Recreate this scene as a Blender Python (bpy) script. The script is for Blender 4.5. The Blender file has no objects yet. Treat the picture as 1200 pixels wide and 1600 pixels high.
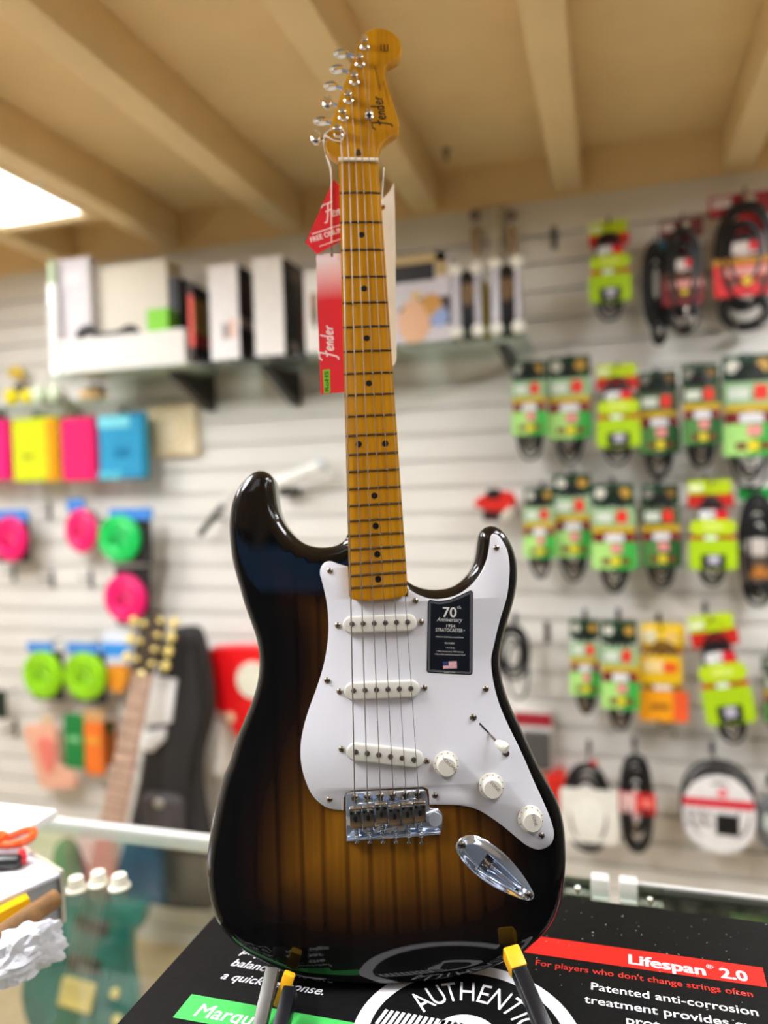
import bpy, bmesh, math, random
from mathutils import Vector, Matrix, geometry, noise
random.seed(7)
PI = math.pi
scene = bpy.context.scene
COL = scene.collection
H = 1.46                                   # eye height of the camera above the shop floor
F_PX = 1156.0                              # 26 mm equivalent lens on the 1200x1600 frame
AX = (Vector((.9574, .2871, -.0310)), Vector((.0202, .0403, .9990)), Vector((-.2880, .9571, -.0328)))   # camera right, up, forward
AX = (AX[0].normalized(), AX[1].normalized(), AX[2].normalized())

# ------------------------------------------------------------------ camera, world, exposure
cam_d = bpy.data.cameras.new('camera'); cam = bpy.data.objects.new('camera', cam_d); COL.objects.link(cam)
r_ = AX[0]; f_ = AX[2]; u_ = r_.cross(f_).normalized(); r_ = f_.cross(u_).normalized()
cam.matrix_world = Matrix(((r_.x, u_.x, -f_.x, 0), (r_.y, u_.y, -f_.y, 0), (r_.z, u_.z, -f_.z, H), (0, 0, 0, 1)))
cam_d.sensor_fit = 'VERTICAL'; cam_d.sensor_height = 36; cam_d.sensor_width = 27
cam_d.lens = 36 * F_PX / 1600
cam_d.clip_start = .02; cam_d.clip_end = 100
cam_d.dof.use_dof = True; cam_d.dof.focus_distance = .665; cam_d.dof.aperture_fstop = 1.9
scene.camera = cam
scene.view_settings.view_transform = 'Standard'; scene.view_settings.look = 'None'
scene.view_settings.gamma = 1; scene.view_settings.use_curve_mapping = False
scene.view_settings.exposure = 0.14
scene.cycles.use_denoising = True
scene.cycles.max_bounces = 8
scene.cycles.transparent_max_bounces = 12
scene.cycles.sample_clamp_indirect = 6
world = bpy.data.worlds.new('daylight'); scene.world = world; world.use_nodes = True
world.node_tree.nodes['Background'].inputs['Color'].default_value = (.2, .5, 1.0, 1)
world.node_tree.nodes['Background'].inputs['Strength'].default_value = .5

LIGHT_WARM = (.95, .985, 1.03)
LIGHT_COOL = (.86, .94, 1.06)
L_VISIBLE, L_KEY, L_BACK, L_FAR = 4.0, 5.0, 1.0, 1.0
L_LEFT, L_RIGHT, L_END, L_WASH = 41.0, 18.0, 38.0, 20.0  # strengths of the added, unseen panels

# ------------------------------------------------------------------ helpers
def ray(px, py):
    return ((px - 600) / F_PX) * r_ - ((py - 800) / F_PX) * u_ + f_
CAM = Vector((0, 0, H))
def W(px, py, X=None, Y=None, Z=None):
    d = ray(px, py)
    t = X / d.x if X is not None else (Y / d.y if Y is not None else (Z - H) / d.z)
    return CAM + d * t

class Frame:
    """A local frame: x right, y away from the viewer, z up along the thing."""
    def __init__(s, o, ex, ey, ez):
        s.o, s.ex, s.ey, s.ez = o, ex, ey, ez
    def p(s, px, py, n=0.0):
        d = ray(px, py)
        t = ((s.o + s.ey * n - CAM).dot(s.ey)) / d.dot(s.ey)
        w = CAM + d * t - s.o
        return (w.dot(s.ex), w.dot(s.ez))
    def P(s, px, py, n=0.0):
        x, z = s.p(px, py, n); return Vector((x, n, z))
    def mat(s):
        return Matrix(((s.ex.x, s.ey.x, s.ez.x, s.o.x), (s.ex.y, s.ey.y, s.ez.y, s.o.y), (s.ex.z, s.ey.z, s.ez.z, s.o.z), (0, 0, 0, 1)))
def wframe(o):
    return Frame(o, Vector((1, 0, 0)), Vector((0, 1, 0)), Vector((0, 0, 1)))

def lin(c):
    return tuple(((x / 255) / 12.92 if x / 255 <= .04045 else (((x / 255) + .055) / 1.055) ** 2.4) for x in c)
MATS = {}
def M(name, rgb, rough=.5, metal=0, coat=0, var=.08, scale=40, bump=0, emit=0, spec=.5, alpha=1, stretch=None, sheen=0, trans=0):
    if name in MATS: return MATS[name]
    m = bpy.data.materials.new(name); m.use_nodes = True; nt = m.node_tree; b = nt.nodes['Principled BSDF']
    c = lin(rgb)
    b.inputs['Roughness'].default_value = rough; b.inputs['Metallic'].default_value = metal
    b.inputs['Coat Weight'].default_value = coat; b.inputs['Coat Roughness'].default_value = .03
    b.inputs['Specular IOR Level'].default_value = spec; b.inputs['Alpha'].default_value = alpha
    b.inputs['Transmission Weight'].default_value = trans
    tc = nt.nodes.new('ShaderNodeTexCoord'); no = nt.nodes.new('ShaderNodeTexNoise')
    no.inputs['Scale'].default_value = scale; no.inputs['Detail'].default_value = 3
    if stretch:
        mp = nt.nodes.new('ShaderNodeMapping'); mp.inputs['Scale'].default_value = stretch
        nt.links.new(tc.outputs['Object'], mp.inputs['Vector']); nt.links.new(mp.outputs['Vector'], no.inputs['Vector'])
    else: nt.links.new(tc.outputs['Object'], no.inputs['Vector'])
    cr = nt.nodes.new('ShaderNodeValToRGB')
    cr.color_ramp.elements[0].position = .3; cr.color_ramp.elements[1].position = .7
    cr.color_ramp.elements[0].color = (*[x * (1 - var) for x in c], 1); cr.color_ramp.elements[1].color = (*[min(1, x * (1 + var)) for x in c], 1)
    nt.links.new(no.outputs['Fac'], cr.inputs['Fac']); nt.links.new(cr.outputs['Color'], b.inputs['Base Color'])
    if emit:
        b.inputs['Emission Strength'].default_value = emit; b.inputs['Emission Color'].default_value = (*c, 1)
    if bump:
        bp = nt.nodes.new('ShaderNodeBump'); bp.inputs['Strength'].default_value = bump; bp.inputs['Distance'].default_value = .002
        nt.links.new(no.outputs['Fac'], bp.inputs['Height']); nt.links.new(bp.outputs['Normal'], b.inputs['Normal'])
    MATS[name] = m; return m
def glass_mat(name, tint=(.93, .97, .95), ior=1.5, rough=0.0):
    if name in MATS: return MATS[name]
    m = bpy.data.materials.new(name); m.use_nodes = True; nt = m.node_tree; nt.nodes.clear()
    o = nt.nodes.new('ShaderNodeOutputMaterial'); mx = nt.nodes.new('ShaderNodeMixShader'); fr = nt.nodes.new('ShaderNodeFresnel')
    t = nt.nodes.new('ShaderNodeBsdfTransparent'); g = nt.nodes.new('ShaderNodeBsdfGlossy')
    no = nt.nodes.new('ShaderNodeTexNoise'); no.inputs['Scale'].default_value = 3
    mr = nt.nodes.new('ShaderNodeMapRange'); mr.inputs['To Min'].default_value = rough; mr.inputs['To Max'].default_value = rough + .02
    nt.links.new(no.outputs['Fac'], mr.inputs['Value']); nt.links.new(mr.outputs['Result'], g.inputs['Roughness'])
    t.inputs['Color'].default_value = (*tint, 1); fr.inputs['IOR'].default_value = ior
    ge = nt.nodes.new('ShaderNodeNewGeometry'); iv = nt.nodes.new('ShaderNodeMath'); iv.operation = 'SUBTRACT'; iv.inputs[0].default_value = 1
    ml = nt.nodes.new('ShaderNodeMath'); ml.operation = 'MULTIPLY'
    nt.links.new(ge.outputs['Backfacing'], iv.inputs[1]); nt.links.new(fr.outputs['Fac'], ml.inputs[0]); nt.links.new(iv.outputs[0], ml.inputs[1])
    nt.links.new(ml.outputs[0], mx.inputs['Fac']); nt.links.new(t.outputs[0], mx.inputs[1]); nt.links.new(g.outputs[0], mx.inputs[2])
    nt.links.new(mx.outputs[0], o.inputs['Surface'])
    MATS[name] = m; return m

def ccw(pts):
    a = sum(pts[i][0] * pts[(i + 1) % len(pts)][1] - pts[(i + 1) % len(pts)][0] * pts[i][1] for i in range(len(pts)))
    return list(pts) if a > 0 else list(reversed(pts))
def offset(pts, d):
    """Inward offset of a CCW outline."""
    if d == 0: return list(pts)
    n = len(pts); out = []
    for i in range(n):
        p0, p1, p2 = Vector(pts[i - 1]), Vector(pts[i]), Vector(pts[(i + 1) % n])
        a = (p1 - p0); b = (p2 - p1)
        a = a.normalized() if a.length > 1e-9 else Vector((1, 0)); b = b.normalized() if b.length > 1e-9 else a
        na, nb = Vector((-a.y, a.x)), Vector((-b.y, b.x)); m = na + nb
        if m.length < 1e-6: m = na
        m.normalize(); k = max(.5, m.dot(na))
        q = p1 + m * (d / k); out.append((q.x, q.y))
    return out
def smooth(pts, seg=6, closed=True):
    n = len(pts); out = []
    rng = range(n) if closed else range(n - 1)
    for i in rng:
        if closed: p = [Vector(pts[(i + k) % n]) for k in (-1, 0, 1, 2)]
        else: p = [Vector(pts[max(0, min(n - 1, i + k))]) for k in (-1, 0, 1, 2)]
        for s in range(seg):
            t = s / seg
            q = .5 * ((2 * p[1]) + (-p[0] + p[2]) * t + (2 * p[0] - 5 * p[1] + 4 * p[2] - p[3]) * t * t + (-p[0] + 3 * p[1] - 3 * p[2] + p[3]) * t ** 3)
            out.append(tuple(q))
    if not closed: out.append(tuple(pts[-1]))
    return out
def rrect(x0, x1, z0, z1, r, n=4):
    r = min(r, (x1 - x0) / 2 - 1e-6, (z1 - z0) / 2 - 1e-6); o = []
    for cx, cz, a0 in ((x1 - r, z0 + r, -PI / 2), (x1 - r, z1 - r, 0), (x0 + r, z1 - r, PI / 2), (x0 + r, z0 + r, PI)):
        for k in range(n + 1):
            a = a0 + k / n * PI / 2; o.append((cx + r * math.cos(a), cz + r * math.sin(a)))
    return o
def circle(cx, cz, r, n=24, rz=None):
    return [(cx + r * math.cos(2 * PI * k / n), cz + (rz or r) * math.sin(2 * PI * k / n)) for k in range(n)]

class MB:
    def __init__(s): s.v, s.f = [], []
    def add(s, vs, fs):
        b = len(s.v); s.v += [tuple(x) for x in vs]; s.f += [tuple(b + i for i in f) for f in fs]; return s
    def box(s, x0, x1, y0, y1, z0, z1):
        return s.add([(x, y, z) for z in (z0, z1) for y in (y0, y1) for x in (x0, x1)],
                     [(0, 2, 3, 1), (4, 5, 7, 6), (0, 1, 5, 4), (2, 6, 7, 3), (0, 4, 6, 2), (1, 3, 7, 5)])
    def slab(s, outline, prof, mapf=None):
        """Rings of a CCW (x,z) outline: prof = [(inset, y), ...] from the front (small y) to the back; capped at both ends."""
        o = ccw(outline); n = len(o); mapf = mapf or (lambda x, y, z: (x, y, z))
        vs, fs = [], []
        for ins, y in prof:
            vs += [mapf(x, y, z) for x, z in offset(o, ins)]
        for k in range(len(prof) - 1):
            for i in range(n):
                a, b = k * n + i, k * n + (i + 1) % n
                fs.append((a, a + n, b + n, b))
        for k, fl in ((0, False), (len(prof) - 1, True)):
            q = offset(o, prof[k][0])
            for t in geometry.tessellate_polygon([[Vector((x, z, 0)) for x, z in q]]):
                x = [q[j] for j in t]
                ar = (x[1][0] - x[0][0]) * (x[2][1] - x[0][1]) - (x[2][0] - x[0][0]) * (x[1][1] - x[0][1])
                t = tuple(t) if ar > 0 else tuple(reversed(t))
                fs.append(tuple(k * n + j for j in (reversed(t) if fl else t)))
        return s.add(vs, fs)
    def sheet(s, outline, y, mapf=None):
        o = ccw(outline); mapf = mapf or (lambda x, y, z: (x, y, z))
        fs = []
        for t in geometry.tessellate_polygon([[Vector((x, z, 0)) for x, z in o]]):
            x = [o[j] for j in t]
            ar = (x[1][0] - x[0][0]) * (x[2][1] - x[0][1]) - (x[2][0] - x[0][0]) * (x[1][1] - x[0][1])
            fs.append(tuple(t) if ar > 0 else tuple(reversed(t)))
        return s.add([mapf(x, y, z) for x, z in o], fs)
    def tube(s, pts, r, seg=8, closed=False, cap=True):
        pts = [Vector(p) for p in pts]; n = len(pts); rs = r if isinstance(r, (list, tuple)) else [r] * n
        vs, fs = [], []; up = None
        for i in range(n):
            a = pts[(i - 1) % n] if (closed or i > 0) else pts[i]; b = pts[(i + 1) % n] if (closed or i < n - 1) else pts[i]
            t = (b - a).normalized() if (b - a).length > 1e-9 else Vector((0, 0, 1))
            if up is None:
                up = Vector((0, 0, 1)) if abs(t.z) < .9 else Vector((1, 0, 0))
            x = up - t * up.dot(t)
            if x.length < 1e-4: x = t.orthogonal()
            x.normalize(); y = t.cross(x); up = x
            for k in range(seg):
                q = 2 * PI * k / seg; vs.append(pts[i] + (x * math.cos(q) + y * math.sin(q)) * rs[i])
        for i in range(n if closed else n - 1):
            j = (i + 1) % n
            for k in range(seg):
                l = (k + 1) % seg; fs.append((i * seg + k, i * seg + l, j * seg + l, j * seg + k))
        if not closed and cap:
            fs.append(tuple(reversed(range(seg)))); fs.append(tuple((n - 1) * seg + k for k in range(seg)))
        return s.add(vs, fs)
    def lathe(s, prof, o, axis, seg=24):
        """prof = [(radius, height along axis), ...]"""
        o = Vector(o); t = Vector(axis).normalized(); x = t.orthogonal().normalized(); y = t.cross(x)
        vs = []
        for r, h in prof:
            for k in range(seg):
                q = 2 * PI * k / seg; vs.append(o + t * h + (x * math.cos(q) + y * math.sin(q)) * max(r, 1e-5))
        fs = [(i * seg + k, i * seg + (k + 1) % seg, (i + 1) * seg + (k + 1) % seg, (i + 1) * seg + k) for i in range(len(prof) - 1) for k in range(seg)]
        fs.append(tuple(reversed(range(seg)))); fs.append(tuple((len(prof) - 1) * seg + k for k in range(seg)))
        return s.add(vs, fs)
    def ball(s, c, r, sc=(1, 1, 1), seg=16):
        c = Vector(c); vs, fs = [], []; R = seg // 2
        for i in range(R + 1):
            a = PI * i / R
            for k in range(seg):
                b = 2 * PI * k / seg
                vs.append((c.x + r * sc[0] * math.sin(a) * math.cos(b), c.y + r * sc[1] * math.sin(a) * math.sin(b), c.z + r * sc[2] * math.cos(a)))
        for i in range(R):
            for k in range(seg):
                l = (k + 1) % seg; fs.append((i * seg + k, (i + 1) * seg + k, (i + 1) * seg + l, i * seg + l))
        return s.add(vs, fs)
    def ribbon(s, pts, w, y, mapf=None, closed=False):
        mapf = mapf or (lambda x, y, z: (x, y, z)); pts = [Vector(p) for p in pts]; n = len(pts); vs = []
        for i in range(n):
            a = pts[(i - 1) % n] if (closed or i > 0) else pts[i]; b = pts[(i + 1) % n] if (closed or i < n - 1) else pts[i]
            t = (b - a).normalized() if (b - a).length > 1e-9 else Vector((1, 0)); m = Vector((-t.y, t.x)) * (w[i] if isinstance(w, list) else w) / 2
            vs += [mapf(pts[i].x - m.x, y, pts[i].y - m.y), mapf(pts[i].x + m.x, y, pts[i].y + m.y)]
        fs = [(2 * i, 2 * ((i + 1) % n), 2 * ((i + 1) % n) + 1, 2 * i + 1) for i in range(n if closed else n - 1)]
        return s.add(vs, fs)
    def build(s, name, mat, parent=None, bevel=0, sharp=35, flat=False, loc=None, label=None):
        me = bpy.data.meshes.new(name); bm = bmesh.new()
        vs = [bm.verts.new(v) for v in s.v]
        for f in s.f:
            try: bm.faces.new([vs[i] for i in f])
            except ValueError: pass
        bmesh.ops.remove_doubles(bm, verts=bm.verts, dist=1e-6)
        if bevel:
            bmesh.ops.recalc_face_normals(bm, faces=bm.faces)
            ed = [e for e in bm.edges if len(e.link_faces) == 2 and e.calc_face_angle(0) > .6]
            bmesh.ops.bevel(bm, geom=ed, offset=bevel, segments=2, affect='EDGES', profile=.5, clamp_overlap=True)
        bmesh.ops.recalc_face_normals(bm, faces=bm.faces)
        if any(k in name for k in ('lettering', 'text', 'logo', 'emblem', 'border', 'ring')): flat = True
        if not flat:
            for f in bm.faces: f.smooth = True
            for e in bm.edges:
                if len(e.link_faces) == 2 and e.calc_face_angle(0) > math.radians(sharp): e.smooth = False
        bm.to_mesh(me); bm.free()
        me.materials.append(mat)
        o = bpy.data.objects.new(name, me); COL.objects.link(o)
        if parent: o.parent = parent
        if loc is not None: o.location = loc
        if label: o['label'] = label
        return o

def tag(o, label=None, cat=None, group=None, kind=None):
    if label: o['label'] = label
    if cat: o['category'] = cat
    if group: o['group'] = group
    if kind: o['kind'] = kind
    return o
def thing(name, label, cat, frame=None, group=None):
    o = bpy.data.objects.new(name, None); COL.objects.link(o); o.empty_display_size = .05
    if frame is not None:
        o.matrix_world = frame.mat() if isinstance(frame, Frame) else Matrix.Translation(frame)
    return tag(o, label, cat, group)
def struct(name, mb, mat, bevel=0, **k):
    return tag(mb.build(name, mat, bevel=bevel, **k), kind='structure')

def text_geo(s, bold=0.0, shear=0.0, spacing=1.0):
    cu = bpy.data.curves.new('t', 'FONT'); cu.body = s; cu.size = 1; cu.offset = bold; cu.shear = shear; cu.space_character = spacing; cu.resolution_u = 3
    cu.fill_mode = 'FRONT'
    o = bpy.data.objects.new('t', cu); COL.objects.link(o)
    dg = bpy.context.evaluated_depsgraph_get(); me = bpy.data.meshes.new_from_object(o.evaluated_get(dg))
    v = [(p.co.x, p.co.y) for p in me.vertices]; f = [tuple(p.vertices) for p in me.polygons]
    bpy.data.objects.remove(o); bpy.data.curves.remove(cu); bpy.data.meshes.remove(me)
    return v, f
def text_on(mb, s, A, B, cap, y, bold=0.0, shear=0.0, mapf=None, spacing=1.0, center=False):
    """Text along A->B (2D plane points), stretched to that width, capital height cap; y = offset from the plane."""
    mapf = mapf or (lambda x, y, z: (x, y, z))
    v, f = text_geo(s, 0, shear, spacing)
    if not v: return mb
    mapf0 = mapf; off0 = bold * 1.6
    x0 = min(p[0] for p in v); x1 = max(p[0] for p in v)
    A, B = Vector(A), Vector(B); d = B - A; w = d.length; d.normalize(); m = Vector((-d.y, d.x))
    sx = w / (x1 - x0); sy = cap / .72
    for c_, (ox, oz) in enumerate(((0, 0),) if not bold else ((-1, -.5), (1, -.5), (-1, .5), (1, .5), (0, 0))):
        vs = []
        for px, pz in v:
            q = A + d * ((px - x0 + ox * off0) * sx) + m * ((pz + oz * off0) * sy); p = mapf(q.x, y, q.y)
            vs.append(tuple(Vector(p) + (Vector((0, 0, 1)) if mapf0(0, 0, 0)[2] else Vector((0, -1, 0))) * (c_ * 4e-6)))
        mb.add(vs, f)
    return mb

SCRIPT = [  # a flowing logotype written with strokes: x along the word, x-height 1
    [(-.1, 2.0), (.5, 2.45), (1.3, 2.5), (2.5, 2.75)], [(1.45, 2.5), (1.15, 1.3), (.75, .1), (.35, -.7), (-.15, -.75)], [(.55, 1.15), (1.1, 1.2), (1.75, 1.4)],
    [(1.75, .45), (2.3, .62), (2.45, .95), (2.15, 1.05), (1.8, .6), (1.95, .05), (2.5, .2)],
    [(2.85, 1.0), (2.75, 0)], [(2.8, .45), (3.1, .95), (3.4, .95), (3.3, .3), (3.4, 0)],
    [(4.35, .9), (3.95, .95), (3.75, .4), (3.95, 0), (4.3, .35)], [(4.75, 2.2), (4.4, .8), (4.35, 0)],
    [(4.8, .45), (5.35, .62), (5.5, .95), (5.2, 1.05), (4.85, .6), (5.0, .05), (5.55, .2)],
    [(5.95, 1.0), (5.85, 0)], [(5.9, .5), (6.2, .95), (6.6, 1.0)]]
def script_logo(mb, A, B, y, w=.22, mapf=None, hs=1.0):
    A, B = Vector(A), Vector(B); d = (B - A); k = d.length / 6.9; d.normalize(); m = Vector((-d.y, d.x))
    for st in SCRIPT:
        pts = [tuple(A + d * ((x + .2) * k) + m * (z * k * hs)) for x, z in smooth(st, 5, False)]
        mb.ribbon(pts, w * k, y, mapf)
    return mb
exec_parts = []

# ------------------------------------------------------------------ shared materials
CREAM = M('cream_paint', (240, 212, 160), .75, var=.04, scale=6)
SLAT = M('slatwall_paint', (232, 228, 220), .6, var=.02, scale=5)
BLACKM = M('black_plastic', (14, 14, 15), .35, var=.1)
BLACKRUB = M('black_rubber', (17, 17, 18), .5, var=.15)
CHROME = M('chrome', (225, 228, 232), .07, 1, var=.02)
FILM = M('filmed_chrome', (206, 220, 242), .08, .82, var=.06, scale=30)
NICKEL = M('nickel', (176, 168, 158), .22, 1, var=.06)
STEELS = M('steel', (200, 196, 190), .25, 1, var=.04)
WHITEP = M('white_plastic', (226, 224, 218), .35, var=.02)
HOOKM = M('dark_hook', (74, 70, 68), .4, .3)
GLASS = glass_mat('clear_glass', ior=1.75)
SHELFGLASS = glass_mat('shelf_glass', (.86, .93, .89))

# ------------------------------------------------------------------ the room
YW = 2.045                                  # the slatwall's front face
Z_TOP, Z_BEAM, Z_CEIL = H + .752, H + .762, H + .868
XL, XR, YF = -2.75, 2.35, -3.2
mb = MB(); zs = [H - .004 + .0735 * k for k in range(-20, 11)]
zs = [z for z in zs if .02 < z < Z_TOP - .03]; prof = []
z0 = 0.0
for z in zs + [None]:
    z1 = Z_TOP if z is None else z - .006
    prof += [(YW, z0), (YW, z1)]
    if z is not None: prof += [(YW + .014, z1), (YW + .014, z + .006)]; z0 = z + .006
prof += [(YW + .03, Z_TOP), (YW + .03, 0.0)]
n = len(prof); vs = [(XL, y, z) for y, z in prof] + [(XR, y, z) for y, z in prof]
fs = [(i, (i + 1) % n, n + (i + 1) % n, n + i) for i in range(n)]
struct('wall_back', MB().add(vs, fs), SLAT, flat=True)
struct('trim_1', MB().box(XL, XR, YW - .004, YW + .03, Z_TOP, Z_CEIL), CREAM)
struct('ceiling', MB().box(XL, XR, YF, YW + .03, Z_CEIL, Z_CEIL + .03), CREAM)
fl = M('wood_floor', (205, 178, 138), .45, var=.12, scale=5, stretch=(1, 7, 1))
struct('floor', MB().box(XL, XR, YF, YW + .03, -.03, 0), fl)
LW = M('left_wall_paint', (214, 208, 196), .7, var=.03, scale=4)
struct('wall_left', MB().box(XL - .03, XL, YF, YW + .03, 0, Z_CEIL), LW)
struct('wall_right', MB().box(XR, XR + .03, YF, YW + .03, 0, Z_CEIL), M('right_wall_paint', (120, 116, 110), .7, var=.03, scale=4))
DK = M('front_wall_paint', (74, 84, 100), .6, var=.05, scale=4)
WX0, WX1, WZ0, WZ1 = -1.9, 1.5, 1.93, 2.28
mb = MB().box(XL, WX0, YF - .03, YF, 0, Z_CEIL).box(WX1, XR, YF - .03, YF, 0, Z_CEIL).box(WX0, WX1, YF - .03, YF, 0, WZ0).box(WX0, WX1, YF - .03, YF, WZ1, Z_CEIL)
struct('wall_front', mb, DK, flat=True)
fr = MB()
for x in (WX0, (WX0 * 2 + WX1) / 3, (WX0 + WX1 * 2) / 3, WX1): fr.box(x - .03, x + .03, YF - .05, YF + .02, WZ0, WZ1)
fr.box(WX0, WX1, YF - .05, YF + .02, WZ0 - .03, WZ0 + .03).box(WX0, WX1, YF - .05, YF + .02, WZ1 - .03, WZ1 + .03)
win = struct('window_1', fr, BLACKM)
MB().box(WX0, WX1, YF - .018, YF - .012, WZ0, WZ1).build('window_pane', glass_mat('window_glass', (.97, .98, 1)), win)
BX = (-2.08, -1.67, -1.272, -.868, -.462, -.082, .328, .735, 1.14, 1.55, 1.96)
for i, x in enumerate(BX):
    struct('trim_%d' % (i + 2), MB().box(x - .036, x + .036, YF, YW - .004, Z_BEAM, Z_CEIL), CREAM, bevel=.004)

hk_ = W(697, 233, Z=Z_CEIL)
t = thing('ceiling_hook', 'small dark hook under the ceiling right of the headstock', 'hook', hk_)
MB().lathe([(.010, 0), (.010, .006), (.004, .008), (.004, .022), (.007, .026), (.0001, .030)], (0, 0, 0), (0, 0, -1), 14).build('hook_body', HOOKM, t)
for px, py, lb in ((60, 288, 'upper bright screw eye on the beam beside the ceiling light'), (69, 313, 'lower bright screw eye on the beam beside the ceiling light')):
    q = W(px, py, Z=Z_BEAM - .008); t = thing('screw_eye', lb, 'screw eye', Vector((q.x, q.y, Z_BEAM)))
    MB().lathe([(.009, 0), (.009, .002), (.003, .003), (.003, .006), (.007, .009), (.007, .014), (.0001, .018)], (0, 0, 0), (0, 0, -1), 14).build('eye_body', M('bright_zinc', (240, 236, 220), .3, .3), t)

def ceiling_light(x0, x1, y0, y1, power, col, label):
    t = thing('ceiling_light', label, 'ceiling light', Vector(((x0 + x1) / 2, (y0 + y1) / 2, Z_BEAM)))
    a, b = (x1 - x0) / 2, (y1 - y0) / 2; f = MB()
    for q in ((-a, a, -b, -b + .022), (-a, a, b - .022, b), (-a, -a + .022, -b + .022, b - .022), (a - .022, a, -b + .022, b - .022)):
        f.box(q[0], q[1], q[2], q[3], -.002, .1)
    f.build('light_frame', CREAM, t)
    e = bpy.data.materials.new('light_diffuser'); e.use_nodes = True
    bs = e.node_tree.nodes['Principled BSDF']; bs.inputs['Base Color'].default_value = (.9, .9, .9, 1)
    bs.inputs['Emission Color'].default_value = (*col, 1); bs.inputs['Emission Strength'].default_value = power
    MB().box(-a + .022, a - .022, -b + .022, b - .022, .012, .02).build('diffuser', e, t)
    return t
p0 = W(92, 343, Z=Z_BEAM)
ceiling_light(-1.634, -1.308, p0.y - 1.15, p0.y + .03, L_VISIBLE, LIGHT_WARM, 'bright square ceiling light panel between two beams at the left edge')
ceiling_light(.771, 1.104, -1.0, .2, L_KEY, LIGHT_COOL, 'ceiling light panel above and in front of the counter on the right')
ceiling_light(-.426, -.118, -1.6, -.5, L_BACK, LIGHT_COOL, 'ceiling light panel overhead behind the photographer')
ceiling_light(-2.044, -1.706, -2.4, -1.2, L_FAR, LIGHT_WARM, 'ceiling light panel in the front left of the shop')
ceiling_light(-1.236, -.904, -.35, .75, L_LEFT, LIGHT_WARM, 'added unseen ceiling light panel overhead left of the counter')  # unseen panel added to brighten the left of the slat wall
ceiling_light(.364, .699, .25, .85, L_RIGHT, LIGHT_WARM, 'added unseen ceiling light panel overhead right of the guitar')  # unseen panel added for more light on the wall and guitar
ceiling_light(.771, 1.104, .75, 1.45, L_END, LIGHT_WARM, 'added unseen ceiling light panel close to the right end of the slat wall')  # unseen panel added to wash the right of the slat wall
ceiling_light(-2.044, -1.706, .2, 1.3, L_WASH, LIGHT_WARM, 'added unseen ceiling light panel close to the left end of the slat wall')  # unseen panel added to wash the left of the slat wall

# ------------------------------------------------------------------ display cases
ZG = H - .51                                # top of the glass
YG0, YG1 = .34, .958
ALU = M('white_aluminium', (226, 224, 220), .3, .2, var=.02)
GEDGE = M('dark_rail', (48, 52, 46), .3, .2)
def display_case(x0, x1, label, lit_rail):
    t = thing('display_case', label, 'display case', Vector(((x0 + x1) / 2, (YG0 + YG1) / 2, 0)))
    cx, cy = t.location.x, t.location.y
    def bx(name, a, b, c, d, e, f, m, **k): return MB().box(a - cx, b - cx, c - cy, d - cy, e, f).build(name, m, t, **k)
    bx('glass_top', x0, x1, YG0, YG1 - .012, ZG - .009, ZG, GLASS)
    bx('glass_front', x0 + .02, x1 - .02, YG0 + .01, YG0 + .016, .32, ZG - .009, GLASS)
    bx('base', x0, x1, YG0, YG1, 0, .30, M('case_base', (60, 58, 56), .5), bevel=.004)
    bx('deck', x0 + .003, x1 - .003, YG0 + .02, YG1, .30, .315, M('case_deck', (190, 184, 172), .6))
    for sx in (x0, x1 - .02):
        for sy in (YG0, YG1 - .02): bx('post', sx, sx + .02, sy, sy + .02, .30, ZG - .0095, ALU)
    if lit_rail:
        bx('rear_rail', x0, x1 - .20, YG1 - .012, YG1 + .004, ZG - .02, ZG + .003, ALU, bevel=.002)  # white colour paints in the reflection that brightens this glass edge
        bx('rear_track', x1 - .20, x1 - .022, YG1 - .012, YG1 + .004, ZG - .02, ZG + .002, GEDGE, bevel=.001, label='dark rear track')
        bx('end_block', x1 - .022, x1, YG1 - .014, YG1 + .006, ZG - .02, ZG + .012, WHITEP, bevel=.002)
    else:
        bx('rear_track', x0 + .022, x1, YG1 - .012, YG1 + .002, ZG - .02, ZG + .002, GEDGE, bevel=.001, label='dark rear track')
        bx('rear_rail', x0 + .022, x1, YG1 + .003, YG1 + .010, ZG - .02, ZG + .004, ALU, bevel=.001)
        bx('end_block', x0, x0 + .022, YG1 - .014, YG1 + .006, ZG - .02, ZG + .012, WHITEP, bevel=.002)
    return t
xs = W(960, 1393, Z=ZG).x
display_case(-1.75, xs - .006, 'long glass display case carrying the black box, tray and loose knobs', True)
display_case(xs + .006, 1.7, 'glass display case with a dark rear rail at the right edge, right of the gap', False)
def clip(px, py, w, label):
    p = W(px, py, Z=ZG); t = thing('case_clip', label, 'clip', Vector((p.x, p.y, ZG)))
    MB().box(-w / 2, w / 2, -.008, .008, 0, .004).box(-w / 2, -w / 2 + .003, -.008, .008, .004, .02).box(w / 2 - .003, w / 2, -.008, .008, .004, .02).box(-w / 2, w / 2, .005, .008, .004, .02).build('clear_body', glass_mat('acrylic', (.88, .92, .88), 1.45, .05), t)
    MB().lathe([(.004, 0), (.004, .006), (.002, .008)], (0, 0, .004), (0, 0, 1), 12).build('screw', STEELS, t)
clip(903, 1398, .03, 'clear plastic clip on the glass just right of the guitar body')
clip(1016, 1416, .03, 'clear plastic clip on the glass behind the black box')

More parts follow.
